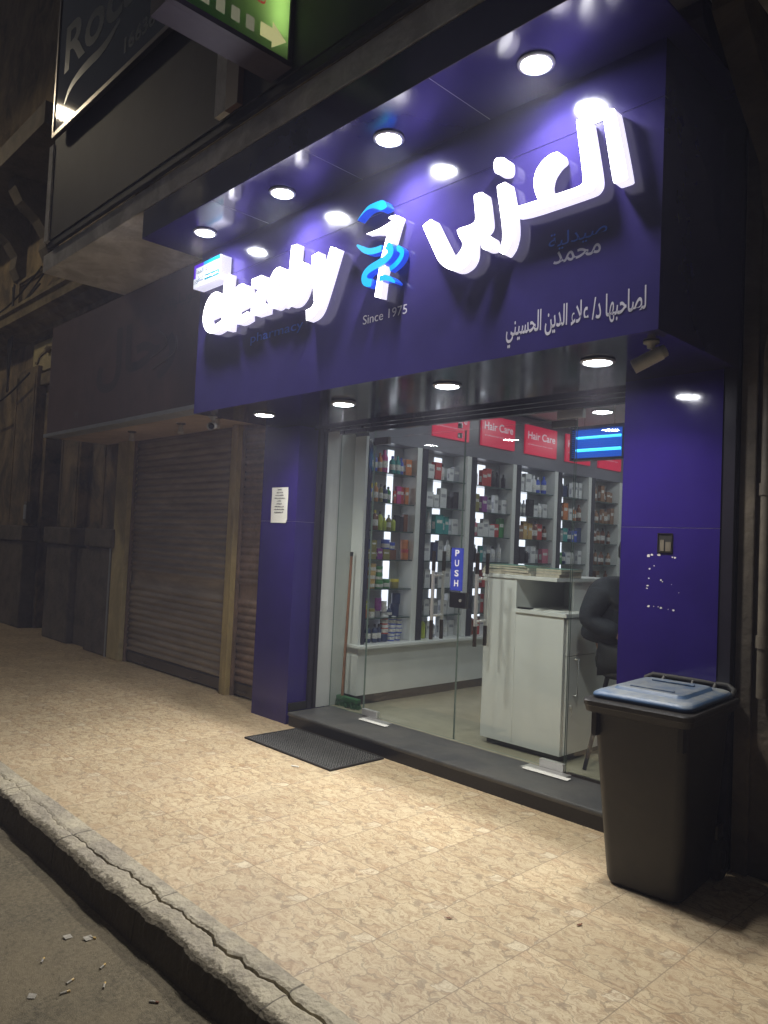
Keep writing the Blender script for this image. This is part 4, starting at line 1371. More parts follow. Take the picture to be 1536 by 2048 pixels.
t = thing('insect_killer', 'hanging electric insect killer with two glowing blue tubes', 'insect killer', (-3.55, 6.0, 2.55))
mb = MB()
mb.box(-3.82, -3.28, 5.985, 6.07, 2.665, 2.69)
mb.box(-3.82, -3.28, 5.985, 6.07, 2.38, 2.40)
mb.box(-3.82, -3.80, 5.985, 6.07, 2.4003, 2.6647)
mb.box(-3.30, -3.28, 5.985, 6.07, 2.4003, 2.6647)
part('frame', mb, M['trim'], t)
part('reflector', MB().box(-3.7995, -3.3005, 6.045, 6.06, 2.401, 2.664), M['uv_glow'], t)
for zz in (2.475, 2.59):
    part('tube', MB().tube([(-3.77, 6.015, zz), (-3.33, 6.015, zz)], .013, 12), M['uv_tube'], t)
mb = MB()
for k in range(14):
    zz = 2.412 + k * .0185
    mb.tube([(-3.80, 5.99, zz), (-3.30, 5.99, zz)], .0016, 5)
part('grille', mb, M['uv_glow'], t)  # wires given the same painted blue glow
mb = MB()
mb.tube([(-3.7, 6.03, 2.69), (-3.7, 6.03, 3.05)], .003, 5)
mb.tube([(-3.4, 6.03, 2.69), (-3.4, 6.03, 3.05)], .003, 5)
part('chain', mb, M['dark_steel'], t)


# ------------------------------------------------------------------ person on a stool
def skin(name, joints, edges, radii, mats, parent, sub=2):
    me = bpy.data.meshes.new(name)
    me.from_pydata(joints, edges, [])
    o = bpy.data.objects.new(name, me)
    COL.objects.link(o)
    o.parent = parent
    sk = o.modifiers.new('skin', 'SKIN')
    sk.use_smooth_shade = True
    for i, r in enumerate(radii):
        me.skin_vertices[0].data[i].radius = r if isinstance(r, tuple) else (r, r)
    me.skin_vertices[0].data[0].use_root = True
    ss = o.modifiers.new('subsurf', 'SUBSURF')
    ss.levels = sub
    ss.render_levels = sub
    dg = bpy.context.evaluated_depsgraph_get()
    dg.update()
    m2 = bpy.data.meshes.new_from_object(o.evaluated_get(dg))
    o.modifiers.clear()
    o.data = m2
    m2.materials.clear()
    for q in (mats if isinstance(mats, list) else [mats]):
        m2.materials.append(q)
    for p in m2.polygons:
        p.use_smooth = True
        p.material_index = 0
    return o


st = thing('bar_stool', 'dark bar stool with splayed legs inside the glass beside the counter', 'stool', (-2.52, 4.72, .112))
part('seat', MB().lathe([(0, .62), (.16, .625), (.175, .645), (.17, .665), (0, .67)], (-2.52, 4.72, .112), 24, caps=False), M['rubber'], st)
for sx, sy in ((-1, -1), (1, -1), (1, 1), (-1, 1)):
    part('leg', MB().tube([(-2.52 + .085 * sx, 4.72 + .085 * sy, .735), (-2.52 + .17 * sx, 4.72 + .20 * sy, .112)], [.016, .014], 8), M['trim'], st)
mb = MB()
ring = [(-2.52 + .16 * math.cos(a * math.pi / 8), 4.72 + .16 * math.sin(a * math.pi / 8), .36) for a in range(17)]
mb.tube(ring, .010, 8)
part('foot_ring', mb, M['trim'], st)

pe = thing('person', 'person in a navy jacket and black trousers sitting on the stool, partly behind the pillar', 'person', (-2.5, 4.72, .79))
# seated, facing along +x with the back towards the counter; joints in local metres above the seat
JB = [(0, 0, .10), (-.03, 0, .24), (-.02, 0, .38), (.03, 0, .50), (.06, 0, .58), (.09, 0, .64), (.12, 0, .72), (.125, 0, .80),
      (-.02, -.19, .50), (-.09, -.23, .31), (.12, -.17, .24), (-.02, .19, .50), (-.13, .23, .30), (.12, .17, .24),
      (.04, -.10, .08), (.42, -.13, .07), (.36, -.13, -.38), (.46, -.13, -.44), (.04, .10, .08), (.42, .13, .07), (.36, .13, -.38), (.46, .13, -.44)]
EB = [(0, 1), (1, 2), (2, 3), (3, 4), (4, 5), (5, 6), (6, 7), (3, 8), (8, 9), (9, 10), (3, 11), (11, 12), (12, 13), (0, 14), (14, 15), (15, 16), (16, 17), (0, 18), (18, 19), (19, 20), (20, 21)]
RB = [(.13, .16), (.11, .14), (.12, .15), (.10, .13), .055, .055, (.085, .075), (.07, .065), .06, .042, .03, .06, .042, .03, .09, .065, .045, .04, .09, .065, .045, .04]
body = skin('body', JB, EB, RB, M['skin'], pe)
JJ = JB[:4] + [(.065, 0, .60)] + JB[8:14]
EJ = [(0, 1), (1, 2), (2, 3), (3, 4), (3, 5), (5, 6), (6, 7), (3, 8), (8, 9), (9, 10)]
RJ = [(.25, .25), (.215, .215), (.19, .195), (.15, .17), (.092, .092), .10, .085, .062, .10, .085, .062]
JJ[0] = (-.035, 0, .14)
jk = skin('jacket', JJ, EJ, RJ, M['jacket'], pe)
JT = [(-.07, 0, .085), (.03, -.10, .075), (.42, -.13, .07), (.36, -.13, -.36), (.03, .10, .075), (.42, .13, .07), (.36, .13, -.36)]
ET = [(0, 1), (1, 2), (2, 3), (0, 4), (4, 5), (5, 6)]
RT = [(.17, .17), .115, .085, .065, .115, .085, .065]
skin('trousers', JT, ET, RT, M['trousers'], pe)
part('hair', MB().lathe([(.0, .125), (.045, .118), (.082, .085), (.098, .03), (.095, -.03), (.07, -.06)], (.105, 0, .775), 18, caps=False), M['hair'], pe, local=True)
mb = MB()
for yy in (-.032, .032):
    mb.lathe([(0, .010), (.009, .006), (.011, 0), (.009, -.006), (0, -.010)], (.202, yy, .765), 10, caps=False)
part('eyes', mb, M['lens_black'], pe, local=True)
part('nose', MB().tube([(.20, 0, .77), (.222, 0, .735), (.205, 0, .728)], [.010, .016, .010], 8), M['skin'], pe, local=True)
for sy in (-1, 1):
    hb = MB()
    hb.tube([(.11, .17 * sy, .24), (.15, .16 * sy, .225), (.19, .15 * sy, .215)], [.03, .042, .036], 10)
    for k in range(4):
        a = -.027 + .018 * k
        L_ = (.06, .072, .068, .052)[k]
        hb.tube([(.18, .15 * sy + a, .218), (.18 + L_ * .6, .145 * sy + a, .210), (.18 + L_, .145 * sy + a, .192)], [.009, .0085, .007], 7)
    hb.tube([(.14, .135 * sy, .225), (.175, .108 * sy, .22), (.20, .105 * sy, .21)], [.011, .010, .008], 7)
    part('hand', hb, M['skin'], pe, local=True)
    sh_ = MB()
    sh_.loft([[(.34 + p[0] * 1, .13 * sy + p[1], zz) for p in rrect(-.06, .20, -.048, .048, .04, 0)] for zz in (-.675, -.655)] + [[(.33 + p[0] * .9, .13 * sy + p[1] * .9, -.60) for p in rrect(-.05, .15, -.045, .045, .04, 0)]], 0, True, True)
    part('shoe', sh_, M['rubber'], pe, local=True)
pe.location = (-2.60, 4.72, .785)

# ================================================================== WHEELED BIN
bn = thing('wheeled_bin', 'black wheeled bin with a dusty blue lid in front of the violet pillar', 'bin', (-1.69, 3.52, 0), math.radians(4.5))
mb = MB()
rings = []
for z, x0, x1, y0, y1, r in ((0.012, -.172, .172, -.185, .245, .05), (0.03, -.180, .180, -.193, .255, .055), (.30, -.196, .196, -.225, .275, .055), (.60, -.212, .212, -.258, .297, .05), (.82, -.223, .223, -.282, .312, .045), (.845, -.225, .225, -.286, .315, .045)):
    rings.append(rrect(x0, x1, y0, y1, r, z, 6))
mb.loft(rings, 0, True, True)
bb = part('body', mb, M['black_plastic'], bn, local=True)
mb = MB()
rings = []
for z, g, r in ((.805, -.004, .04), (.812, .020, .045), (.838, .026, .045), (.842, .030, .05), (.862, .032, .05), (.868, .028, .05), (.870, -.03, .03)):
    rings.append(rrect(-.225 - g, .225 + g, -.305 - g, .335 + g, r, z, 6))
mb.loft(rings, 0, True, False)
for x in (-.2, .2):
    mb.box(x - .012, x + .012, -.30, -.24, .70, .81)
part('rim', mb, M['black_plastic'], bb, local=True)
mb = MB()
rings = []
for z, g, r in ((.872, .002, .05), (.876, .010, .052), (.890, .009, .052), (.900, -.001, .055), (.905, -.012, .055), (.909, -.050, .05)):
    rings.append(rrect(-.225 - g, .225 + g, -.275 - g, .325 + g, r, z, 6))
for z, g, r in ((.910, -.054, .04), (.924, -.062, .04), (.926, -.070, .035)):
    rings.append(rrect(-.225 - g, .225 + g, -.235 - g, .285 + g, r, z, 6))
for z, g, r in ((.924, -.115, .02), (.922, -.13, .02)):
    rings.append(rrect(-.225 - g, .225 + g, -.22 - g, .26 + g, r, z, 6))
mb.loft(rings, 0, True, True)
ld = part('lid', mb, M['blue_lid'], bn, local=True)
mb = MB()
mb.box(-.105, .105, -.130, -.112, .922, .931)
part('lid_rib', mb, M['blue_lid'], ld, local=True, bev=.004)
part('lid_rib', MB().box(-.105, .105, .13, .148, .922, .931), M['blue_lid'], ld, local=True, bev=.004)
hd = part('handle', MB().tube([(-.22, .325, .868), (-.222, .350, .900), (-.19, .366, .916), (.19, .366, .916), (.222, .350, .900), (.22, .325, .868)], .015, 10), M['rubber'], bn, local=True)
for x in (-.13, 0.02, .13):
    part('hinge_lug', MB().tube([(x, .330, .885), (x, .362, .914)], .012, 8), M['black_plastic'], hd, local=True)
for x in (-.195, .195):
    w = part('wheel', MB().lathe([(.055, -.022), (.092, -.022), (.099, -.012), (.099, .012), (.092, .022), (.055, .022)], (0, 0, 0), 28), M['rubber'], bn, local=True)
    w.rotation_euler = (0, math.pi / 2, 0)
    w.location = (x, .262, .099)
    part('hub', MB().lathe([(0, -.026), (.03, -.026), (.054, -.02), (.054, .02), (.03, .026), (0, .026)], (0, 0, 0), 20), M['black_plastic'], w, local=True)
mb = MB()
mb.tube([(-.19, .262, .099), (.19, .262, .099)], .011, 8)
part('axle', mb, M['dark_steel'], bn, local=True)
mb = MB()
mb.box(.165, .205, .215, .30, .19, .27)
mb.box(-.205, -.165, .215, .30, .19, .27)
part('wheel_bracket', mb, M['black_plastic'], bb, local=True, bev=.01)

# ================================================================== DOOR MAT
mt = thing('door_mat', 'black perforated rubber mat on the paving before the step', 'mat', (-4.43, 3.6, 0))
mb = MB()
mx0, mx1, my0, my1 = -4.945, -3.915, 3.357, 3.862
mb.box(mx0, mx1, my0, my0 + .014, .001, .014)
mb.box(mx0, mx1, my1 - .014, my1, .001, .014)
mb.box(mx0, mx0 + .014, my0 + .0141, my1 - .0141, .001, .014)
mb.box(mx1 - .014, mx1, my0 + .0141, my1 - .0141, .001, .014)
part('border', mb, M['rubber'], mt)
mb = MB()
nx, ny = 36, 17
cw, ch = (mx1 - mx0 - .028) / nx, (my1 - my0 - .028) / ny
for j in range(ny):
    for i in range(nx):
        x, y = mx0 + .014 + (i + .5 + (.25 if j % 2 else -.25) * .6) * cw, my0 + .014 + (j + .5) * ch
        R1, R2 = cw * .50, cw * .27
        n = 8
        vs, fs = [], []
        for k in range(n):
            a = 6.283 * k / n + .39
            for (r_, z_) in ((R1, .003), (R1, .012), (R2, .012), (R2, .003)):
                vs.append((x + r_ * math.cos(a), y + r_ * math.sin(a) * ch / cw * 1.0, z_))
        for k in range(n):
            q = (k + 1) % n
            for e in range(3):
                fs.append((k * 4 + e, q * 4 + e, q * 4 + e + 1, k * 4 + e + 1))
        mb._add(vs, fs)
part('ring_lattice', mb, mat('mat_rubber', (.085, .085, .080), .55, var=.3, vscale=30), mt)
part('underside', MB().box(mx0 + .0141, mx1 - .0141, my0 + .0141, my1 - .0141, .001, .003), M['rubber'], mt)


# ================================================================== SECURITY CAMERAS
def sec_cam(base, aim, lab):
    t = thing('security_camera', lab, 'camera', base, group='security cameras under the fascia')
    part('mount', MB().lathe([(0, 0), (.036, 0), (.036, -.008), (.020, -.014), (.018, -.030), (.0, -.032)], base, 18, caps=False), M['camera_white'], t)
    b = Vector(base)
    a = Vector(aim).normalized()
    p1 = b + Vector((0, 0, -.075)) - a * .02
    part('bracket', MB().tube([b + Vector((0, 0, -.028)), b + Vector((0, 0, -.055)) - a * .02, p1], .007, 8), M['camera_white'], t)
    bd = part('body', MB().tube([p1 - a * .055, p1 - a * .05, p1 + a * .075, p1 + a * .085], [.020, .028, .030, .028], 18), M['camera_white'], t)
    part('sun_shield', MB().tube([p1 - a * .03, p1 + a * .105], .0325, 18, caps=False), M['camera_white'], bd)
    part('lens', MB().tube([p1 + a * .086, p1 + a * .092], [.024, .020], 18), M['lens_black'], bd)


sec_cam((-5.40, 3.20, 2.519), (.75, -.62, -.20), 'white bullet security camera under the far corner of the fascia, by the shutter')
sec_cam((-1.635, 3.20, 2.519), (-.80, -.35, -.45), 'white bullet security camera under the fascia beside the violet right pillar')

# ================================================================== BALCONY, PANEL AND HANGING SIGNS
bl = thing('balcony', 'weathered concrete balcony with dark sheet panels above the shops', 'balcony', (-3, 3.3, 4.03))
part('slab', MB().box(-7.62, 3.0, 2.55, 4.24, 4.031, 4.20), M['slab'], bl, bev=.008)
part('panel', MB().box(-7.36, 3.0, 2.505, 2.53, 4.27, 7.2), M['balcony'], bl)
part('edge_rail', MB().box(-7.42, 3.0, 2.515, 2.548, 4.205, 4.269), M['balcony'], bl, bev=.006)
part('end_strip', MB().box(-7.46, -7.362, 2.49, 2.54, 4.27, 5.2), M['slab'], bl)
part('grey_strip', MB().box(-4.33, -4.205, 2.455, 2.496, 4.272, 7.0), M['slab'], bl)
part('brown_strip', MB().box(-4.204, -4.06, 2.455, 2.496, 4.272, 7.0), M['sign_brown'], bl)

rs = thing('glass_shop_sign', 'dark blue glass sign reading Roca high on the balcony', 'sign', (-6.1, 2.45, 5.9))
part('sheet', MB().box(-7.19, -4.99, 2.43, 2.452, 5.215, 6.9), M['roca'], rs)
part('frame', MB().box(-7.22, -4.96, 2.420, 2.46, 5.175, 5.214), M['dark_steel'], rs)
part('frame', MB().box(-7.222, -7.192, 2.420, 2.46, 5.2145, 6.9), M['dark_steel'], rs)
part('lettering', text_mb('Roca', (-7.02, 2.4285, 5.70), X_, Z_, 1.55, .44, bold=.02), M['roca_text'], rs)
part('lettering', text_mb('16636', (-5.74, 2.4285, 5.325), X_, Z_, .52, .13, bold=.015), M['roca_text'], rs)
mb = MB()
mb.stroke([(-6.98, 5.40), (-6.85, 5.53), (-6.5, 5.57), (-6.15, 5.55), (-5.85, 5.66)], [.01, .06, .09, .08, .02], 2.4280, 2.4292)
part('swoosh', mb, M['roca_text'], rs)

GX = -3.56
gs = thing('light_box_sign', 'green backlit sign box with red Arabic writing and a yellow arrow', 'sign', (GX, 2.2, 4.8))
mb = MB()
mb.box(GX - .20, GX - .19, 1.72, 2.497, 4.29, 5.6)
mb.box(GX - .1899, GX - .026, 1.72, 2.497, 4.29, 4.30)
mb.box(GX - .1899, GX - .026, 2.487, 2.497, 4.3001, 5.6)
mb.box(GX - .1899, GX - .026, 1.72, 1.73, 4.3001, 5.6)
mb.box(GX - .1899, GX - .026, 1.7301, 2.4869, 5.59, 5.6)
cs = part('case', mb, M['green_back'], gs)
part('tube_lamp', MB().tube([(GX - .09, 2.405, 4.45), (GX - .09, 2.405, 5.5)], .014, 10), emit('box_tube', (1.0, .98, .80), 28.0), gs)
mb = MB()
mb.box(GX - .0255, GX + .012, 1.72, 2.497, 4.29, 4.322)
mb.box(GX - .0255, GX + .012, 2.470, 2.497, 4.3221, 5.6)
part('frame', mb, M['green_back'], gs)
GF = bpy.data.materials.new('translucent_green_film')
GF.use_nodes = True
gt = GF.node_tree
gt.nodes.remove(gt.nodes['Principled BSDF'])
g1 = gt.nodes.new('ShaderNodeBsdfTranslucent')
g1.inputs[0].default_value = (.56, .74, .40, 1)
g2 = gt.nodes.new('ShaderNodeBsdfDiffuse')
g2.inputs[0].default_value = (.06, .30, .09, 1)
g3 = gt.nodes.new('ShaderNodeMixShader')
g3.inputs[0].default_value = .45
gt.links.new(g1.outputs[0], g3.inputs[1])
gt.links.new(g2.outputs[0], g3.inputs[2])
gt.links.new(g3.outputs[0], gt.nodes['Material Output'].inputs['Surface'])
mb = MB()
mb.box(GX - .002, GX + .002, 1.722, 2.469, 4.322, 5.6)
fc = part('face', mb, GF, gs)
YL = emit('lit_pale_yellow', (.68, .66, .30), .60)
YD = emit('lit_dim_cream', (.40, .40, .27), .32)
RD = emit('lit_red_text', (.60, .03, .05), .42)
for k in range(5):
    y = 1.80 + k * .095
    part('square', MB().quad((GX + .004, y, 4.375), (GX + .004, y + .055, 4.375), (GX + .004, y + .055, 4.455), (GX + .004, y, 4.455)), YD, fc)
mb = MB()
mb._add([(GX + .004, y, z) for y, z in ((2.275, 4.38), (2.355, 4.38), (2.355, 4.345), (2.455, 4.425), (2.355, 4.50), (2.355, 4.46), (2.275, 4.46))], [(0, 1, 2, 3, 4, 5, 6)])
part('arrow', mb, YL, fc)
part('lettering', text_mb(arabic('خدمه'), (GX + .005, 2.21, 4.70), Y_, Z_, .23, .11, bold=.02), RD, fc)
part('lettering', text_mb('٢٤', (GX + .005, 2.06, 4.70), Y_, Z_, .10, .13, bold=.02), RD, fc)
part('lettering', text_mb('٢٢٥١٢١٢', (GX + .005, 1.95, 4.55), Y_, Z_, .22, .075, bold=.01), RD, fc)
part('lettering', text_mb(':' + arabic('ت'), (GX + .005, 2.225, 4.56), Y_, Z_, .075, .075, bold=.01), RD, fc)

# ================================================================== CLOSED SHOP NEXT DOOR
ns = thing('shop_sign_board', 'large brown sign board with tarnished Arabic letters over the shutter', 'sign', (-7.5, 3.4, 2.7))
bd = part('board', MB().box(-9.57, -5.43, 3.37, 3.50, 2.702, 4.02), M['sign_brown'], ns)
part('lettering', text_mb(arabic('موبيليات'), (-6.72, 3.366, 3.66), X_, Z_, .66, .14), M['sign_letter'], bd)
lt = text_mb(arabic('رحال'), (-8.15, 3.364, 3.02), X_, Z_, 1.75, .66, bold=.03)
part('lettering', lt, M['sign_letter'], bd)
mb = MB()
mb.stroke([(-6.75, 3.50), (-6.60, 3.42), (-6.58, 3.33), (-6.72, 3.29), (-6.90, 3.26)], .012, 3.362, 3.369)
mb.stroke([(-6.40, 3.40), (-6.39, 3.27), (-6.45, 3.22), (-6.85, 3.14)], .012, 3.362, 3.369)
part('letter_edge', mb, M['sign_edge'], bd)
part('lettering', text_mb('٩٩', (-8.72, 3.366, 2.80), X_, Z_, .11, .10), M['sign_edge'], bd)
part('lettering', text_mb('٨', (-8.32, 3.366, 2.80), X_, Z_, .08, .09), M['sign_letter'], bd)
part('trim', MB().box(-9.60, -5.43, 3.345, 3.52, 2.662, 2.7015), M['alu'], ns)

cw_ = thing('shop_wall', 'pale ochre jamb and cream soffit around the closed shutters', 'wall', (-8.9, 4.1, 0))
part('jamb', MB().box(-9.06, -8.72, 4.06, 4.40, 0.0, 2.66), M['plaster_pale'], cw_, bev=.01)
part('soffit', MB().box(-9.55, -5.645, 3.525, 4.40, 2.664, 2.699), M['soffit_pale'], cw_)
part('post', MB().box(-6.495, -6.385, 4.075, 4.18, 0.0, 2.66), M['yellow_post'], cw_, 'ochre steel post between the shutters', bev=.004)
part('upper_wall', MB().box(-9.5, -5.65, 4.24, 4.5, 2.70, 4.03), M['plaster'], cw_)
part('cable_trim', MB().box(-9.12, -9.085, 4.055, 4.09, 0.0, 1.45), M['alu'], cw_)


def shutter(x0, x1, y, sl, lab, name):
    t = thing('roller_shutter', lab, 'shutter', ((x0 + x1) / 2, y, 0), group='closed roller shutters')
    prof = []
    z = 0.13
    pitch = .0745
    while z < 2.66:
        if .93 < z < 1.02:
            prof += [(0.004, z), (0.004, z + .13)]
            z += .135
            continue
        for k in range(7):
            a = k / 7
            prof.append((-.020 * math.sin(math.pi * min(1, a / .82)) ** .8 + (.008 if a > .86 else 0), z + pitch * a))
        z += pitch
    prof = [p for p in prof if p[1] < 2.66] + [(0.0, 2.66)]
    n = 9
    mb = MB()
    vs, fs = [], []
    for i in range(n):
        x = x0 + (x1 - x0) * i / (n - 1)
        vs += [(x, y + p[0] + .006 * math.sin(i * 1.3 + p[1] * 2.2) * math.sin(p[1] * 5.1 + i), p[1]) for p in prof]
    m_ = len(prof)
    for i in range(n - 1):
        for k in range(m_ - 1):
            fs.append((i * m_ + k, (i + 1) * m_ + k, (i + 1) * m_ + k + 1, i * m_ + k + 1))
    mb._add(vs, fs, 0, True)
    part('slat_curtain', mb, sl, t)
    part('bottom_bar', MB().box(x0 + .005, x1 - .005, y - .02, y + .03, 0.018, 0.1295), M['dark_steel'], t, bev=.006)
    part('guide_rail', MB().box(x0 - .012, x0 + .022, y - .045, y - .018, 0, 2.655), M['slat_brown'], t)
    part('guide_rail', MB().box(x1 - .022, x1 + .012, y - .045, y - .018, 0, 2.655), M['slat_brown'], t)
    for q in (.25, .75):
        xx = x0 + (x1 - x0) * q
        part('handle', MB().tube([(xx - .05, y - .03, .06), (xx - .05, y - .05, .06), (xx + .05, y - .05, .06), (xx + .05, y - .03, .06)], .007, 6), M['dark_steel'], t)


shutter(-8.705, -6.51, 4.16, M['slat'], 'wide grey brown roller shutter, closed, left of the ochre post', 'a')
shutter(-6.37, -5.655, 4.175, M['slat_brown'], 'narrow rusty brown roller shutter between the ochre post and violet pillar', 'b')

for i, (x, z) in enumerate(((-7.97, 2.664), (-6.88, 2.664), (-6.20, 2.664))):
    t = thing('lamp_holder', ['empty lamp holder under the cream soffit nearest the old wall', 'empty lamp holder at the middle of the cream soffit', 'empty lamp holder under the cream soffit nearest the security camera'][i], 'lamp holder', (x, 3.72, z), group='lamp holders under the cream soffit')
    part('rose', MB().lathe([(0, 0), (.045, 0), (.045, -.012), (.02, -.02), (0, -.02)], (x, 3.72, z), 16, caps=False), M['pipe'], t)
    part('socket', MB().lathe([(.018, -.02), (.024, -.03), (.024, -.075), (.030, -.08), (.030, -.105), (.0, -.105)], (x, 3.72, z), 16, caps=False), M['camera_white'], t)

# ================================================================== OLD BUILDING ON THE LEFT
ob = thing('old_building', 'old stained plaster building with cornice and blackened plinth beyond the shutters', 'building', (-11.8, 4.3, 0))
mb = MB()
mb.box(-60, -12.15, 4.28, 6, 0, 12)
mb.box(-11.15, -9.5, 4.28, 6, 0, 12)
mb.box(-9.4999, -8.5, 4.50, 6, 2.8, 12)
mb.box(-12.1499, -11.1501, 4.281, 6, 3.62, 12)
part('wall', mb, M['plaster'], ob)
part('doorway', MB().box(-12.16, -11.14, 4.75, 4.9, 0, 3.7), M['void'], ob)  # near-black sheet paints the unlit depth behind the opening
for x0, x1 in ((-11.12, -10.42), (-9.66, -9.10), (-13.25, -12.30)):
    mb = MB()
    mb.box(x0, x1, 4.14, 4.2795, 1.58, 4.10)
    mb.box(x0 + .05, x0 + .09, 4.125, 4.1395, 1.62, 4.0)
    mb.box(x1 - .09, x1 - .05, 4.125, 4.1395, 1.62, 4.0)
    pl = part('pilaster', mb, M['plaster'], ob, bev=.012)
    mb = MB()
    mb.box(x0 - .12, x1 + .06, 4.06, 4.2794, 0.0, 1.34)
    mb.box(x0 - .17, x1 + .10, 4.02, 4.2793, 1.341, 1.575)
    part('pedestal', mb, M['plinth'], pl, bev=.02)
part('plinth', MB().box(-10.36, -9.77, 4.15, 4.2792, 0, 1.30), M['plinth'], ob, bev=.015)
# cornice: stepped moulding profile run along the front
prof = [(4.28, 4.60), (4.16, 4.62), (4.14, 4.68), (4.02, 4.72), (3.98, 4.78), (3.86, 4.80), (3.84, 4.92), (3.80, 4.95), (3.80, 5.00), (4.10, 5.06), (4.28, 5.10)]
mb = MB()
mb.loft([[(x, y, z) for y, z in prof] for x in (-60, -8.2)], 0, True, False)
part('cornice', mb, M['mould'], ob)
mb = MB()
for (x0, x1, z0, z1) in ((-13.75, -10.3, 5.22, 5.27), (-13.75, -10.3, 5.72, 5.77), (-13.75, -13.70, 5.2701, 5.7199), (-10.35, -10.3, 5.2701, 5.7199)):
    mb.box(x0, x1, 4.22, 4.2797, z0, z1)
    mb.box(x0 + .0, x1 - .0, 4.25, 4.2798, z0 - .03, z0 - .0001)
part('panel_moulding', mb, M['mould'], ob)
fz = part('frieze_panel', MB().box(-12.75, -11.35, 4.21, 4.2796, 4.02, 4.50), M['plaster_pale'], ob, bev=.01)
mb = MB()
mb.stroke([(-12.6, 4.18), (-12.5, 4.16), (-12.45, 4.26), (-12.3, 4.30), (-12.1, 4.33)], .04, 4.19, 4.2095)
mb.stroke([(-11.95, 4.33), (-11.7, 4.30), (-11.6, 4.22), (-11.5, 4.22)], .04, 4.19, 4.2094)
mb.lathe([(.0, .06), (.05, .05), (.08, 0), (.05, -.05), (0, -.06)], (-12.03, 4.205, 4.32), 12, caps=False)
part('ornament', mb, M['mould'], fz)
mb = MB()
mb.box(-12.9, -11.3, 4.19, 4.2791, 3.78, 3.98)
part('lintel_moulding', mb, M['mould'], ob, bev=.02)
for x in (-13.9, -12.5):
    mb = MB()
    cprof = [(4.28, 5.75), (4.18, 5.78), (4.10, 5.95), (4.12, 6.15), (3.98, 6.35), (3.72, 6.55), (3.60, 6.75), (3.60, 6.90), (4.28, 6.90)]
    mb.loft([[(xx, y, z) for y, z in cprof] for xx in (x, x + .32)], 0, True, False)
    part('corbel', mb, M['plinth'], ob)
part('upper_balcony', MB().box(-16, -10.3, 3.35, 4.2789, 6.901, 7.2), M['plinth'], ob)
mb = MB()
for q, (z0, sag, yy, dx) in enumerate(((5.45, .25, 4.10, 0), (5.35, .4, 4.08, .3), (5.15, .2, 4.06, .1), (3.75, .25, 4.02, 0))):
    x0, x1 = -16.0, -12.3 + dx
    mb.tube([(x0 + (x1 - x0) * k / 12, yy, z0 - sag * math.sin(math.pi * k / 12) + .2 * (k / 12)) for k in range(13)], .016, 6)
for q in range(5):
    xx = -13.6 + .06 * q
    mb.tube([(xx + .05 * math.sin(k * .9 + q), 4.09 - .01 * q, 5.6 - .20 * k) for k in range(10)], .014, 6)
solo('cable_bundle', mb, M['rubber'], 'tangle of black cables hanging on the old plaster front', 'cables')
t = thing('meter_box', 'small grey meter box on the old wall beside the dark doorway', 'meter box', (-12.05, 4.2, 1.75))
part('case', MB().box(-12.28, -12.16, 4.06, 4.139, 1.62, 1.95), M['pipe'], t, bev=.006)
part('lid', MB().box(-12.27, -12.17, 4.05, 4.0595, 1.68, 1.90), M['alu'], t, bev=.003)

# ================================================================== WALL AND PIPE ON THE RIGHT
rw = thing('side_wall', 'sooty plaster wall beside the violet pillar', 'wall', (-1, 4.0, 0))
part('face', MB().box(-1.521, 4.0, 3.965, 4.30, 0, 4.03), M['right_wall'], rw)
part('pilaster', MB().box(-1.515, -1.435, 3.935, 3.9645, 0, 3.98), M['right_wall'], rw, bev=.008)
part('pilaster', MB().box(-1.25, -0.6, 3.85, 3.9646, 0, 4.0), M['right_wall'], rw, bev=.01)
part('bracket', MB().loft([[(xx, y, z) for y, z in ((3.96, 3.2), (3.85, 3.3), (3.78, 3.5), (3.5, 3.7), (3.2, 3.95), (3.2, 4.029), (3.96, 4.029))] for xx in (-1.40, -1.27)], 0, True, False), M['right_wall'], rw)
dp = thing('drain_pipe', 'old vertical drain pipe on the sooty wall at the right edge', 'pipe', (-1.38, 3.93, .9))
part('pipe_run', MB().tube([(-1.378, 3.925, .88), (-1.378, 3.925, 2.58), (-1.365, 3.925, 2.66), (-1.32, 3.925, 2.72), (-1.2, 3.90, 2.74)], .028, 12), M['pipe'], dp)
mb = MB()
for zz in (1.15, 1.9):
    mb.tube([(-1.378, 3.925, zz - .03), (-1.378, 3.925, zz + .03)], .035, 12)
part('collar', mb, M['pipe'], dp)

# walls above, out of frame, added to close the front and keep out sky light
uw = thing('upper_building', 'dark upper storeys above the pharmacy balcony', 'building', (-3, 4.4, 4.2))
part('wall', MB().box(-8.49, 6.0, 4.245, 6.0, 4.20, 12), M['plaster'], uw)
part('wall', MB().box(0.35, 6.0, 4.31, 10, 0, 4.1999), M['plaster'], uw)
part('roof', MB().box(-8.4, 0.349, 4.35, 10, 3.15, 3.25), M['void'], uw)
part('rear_wall', MB().box(-9.05, -5.43, 4.42, 4.6, 0, 3.14), M['void'], uw)

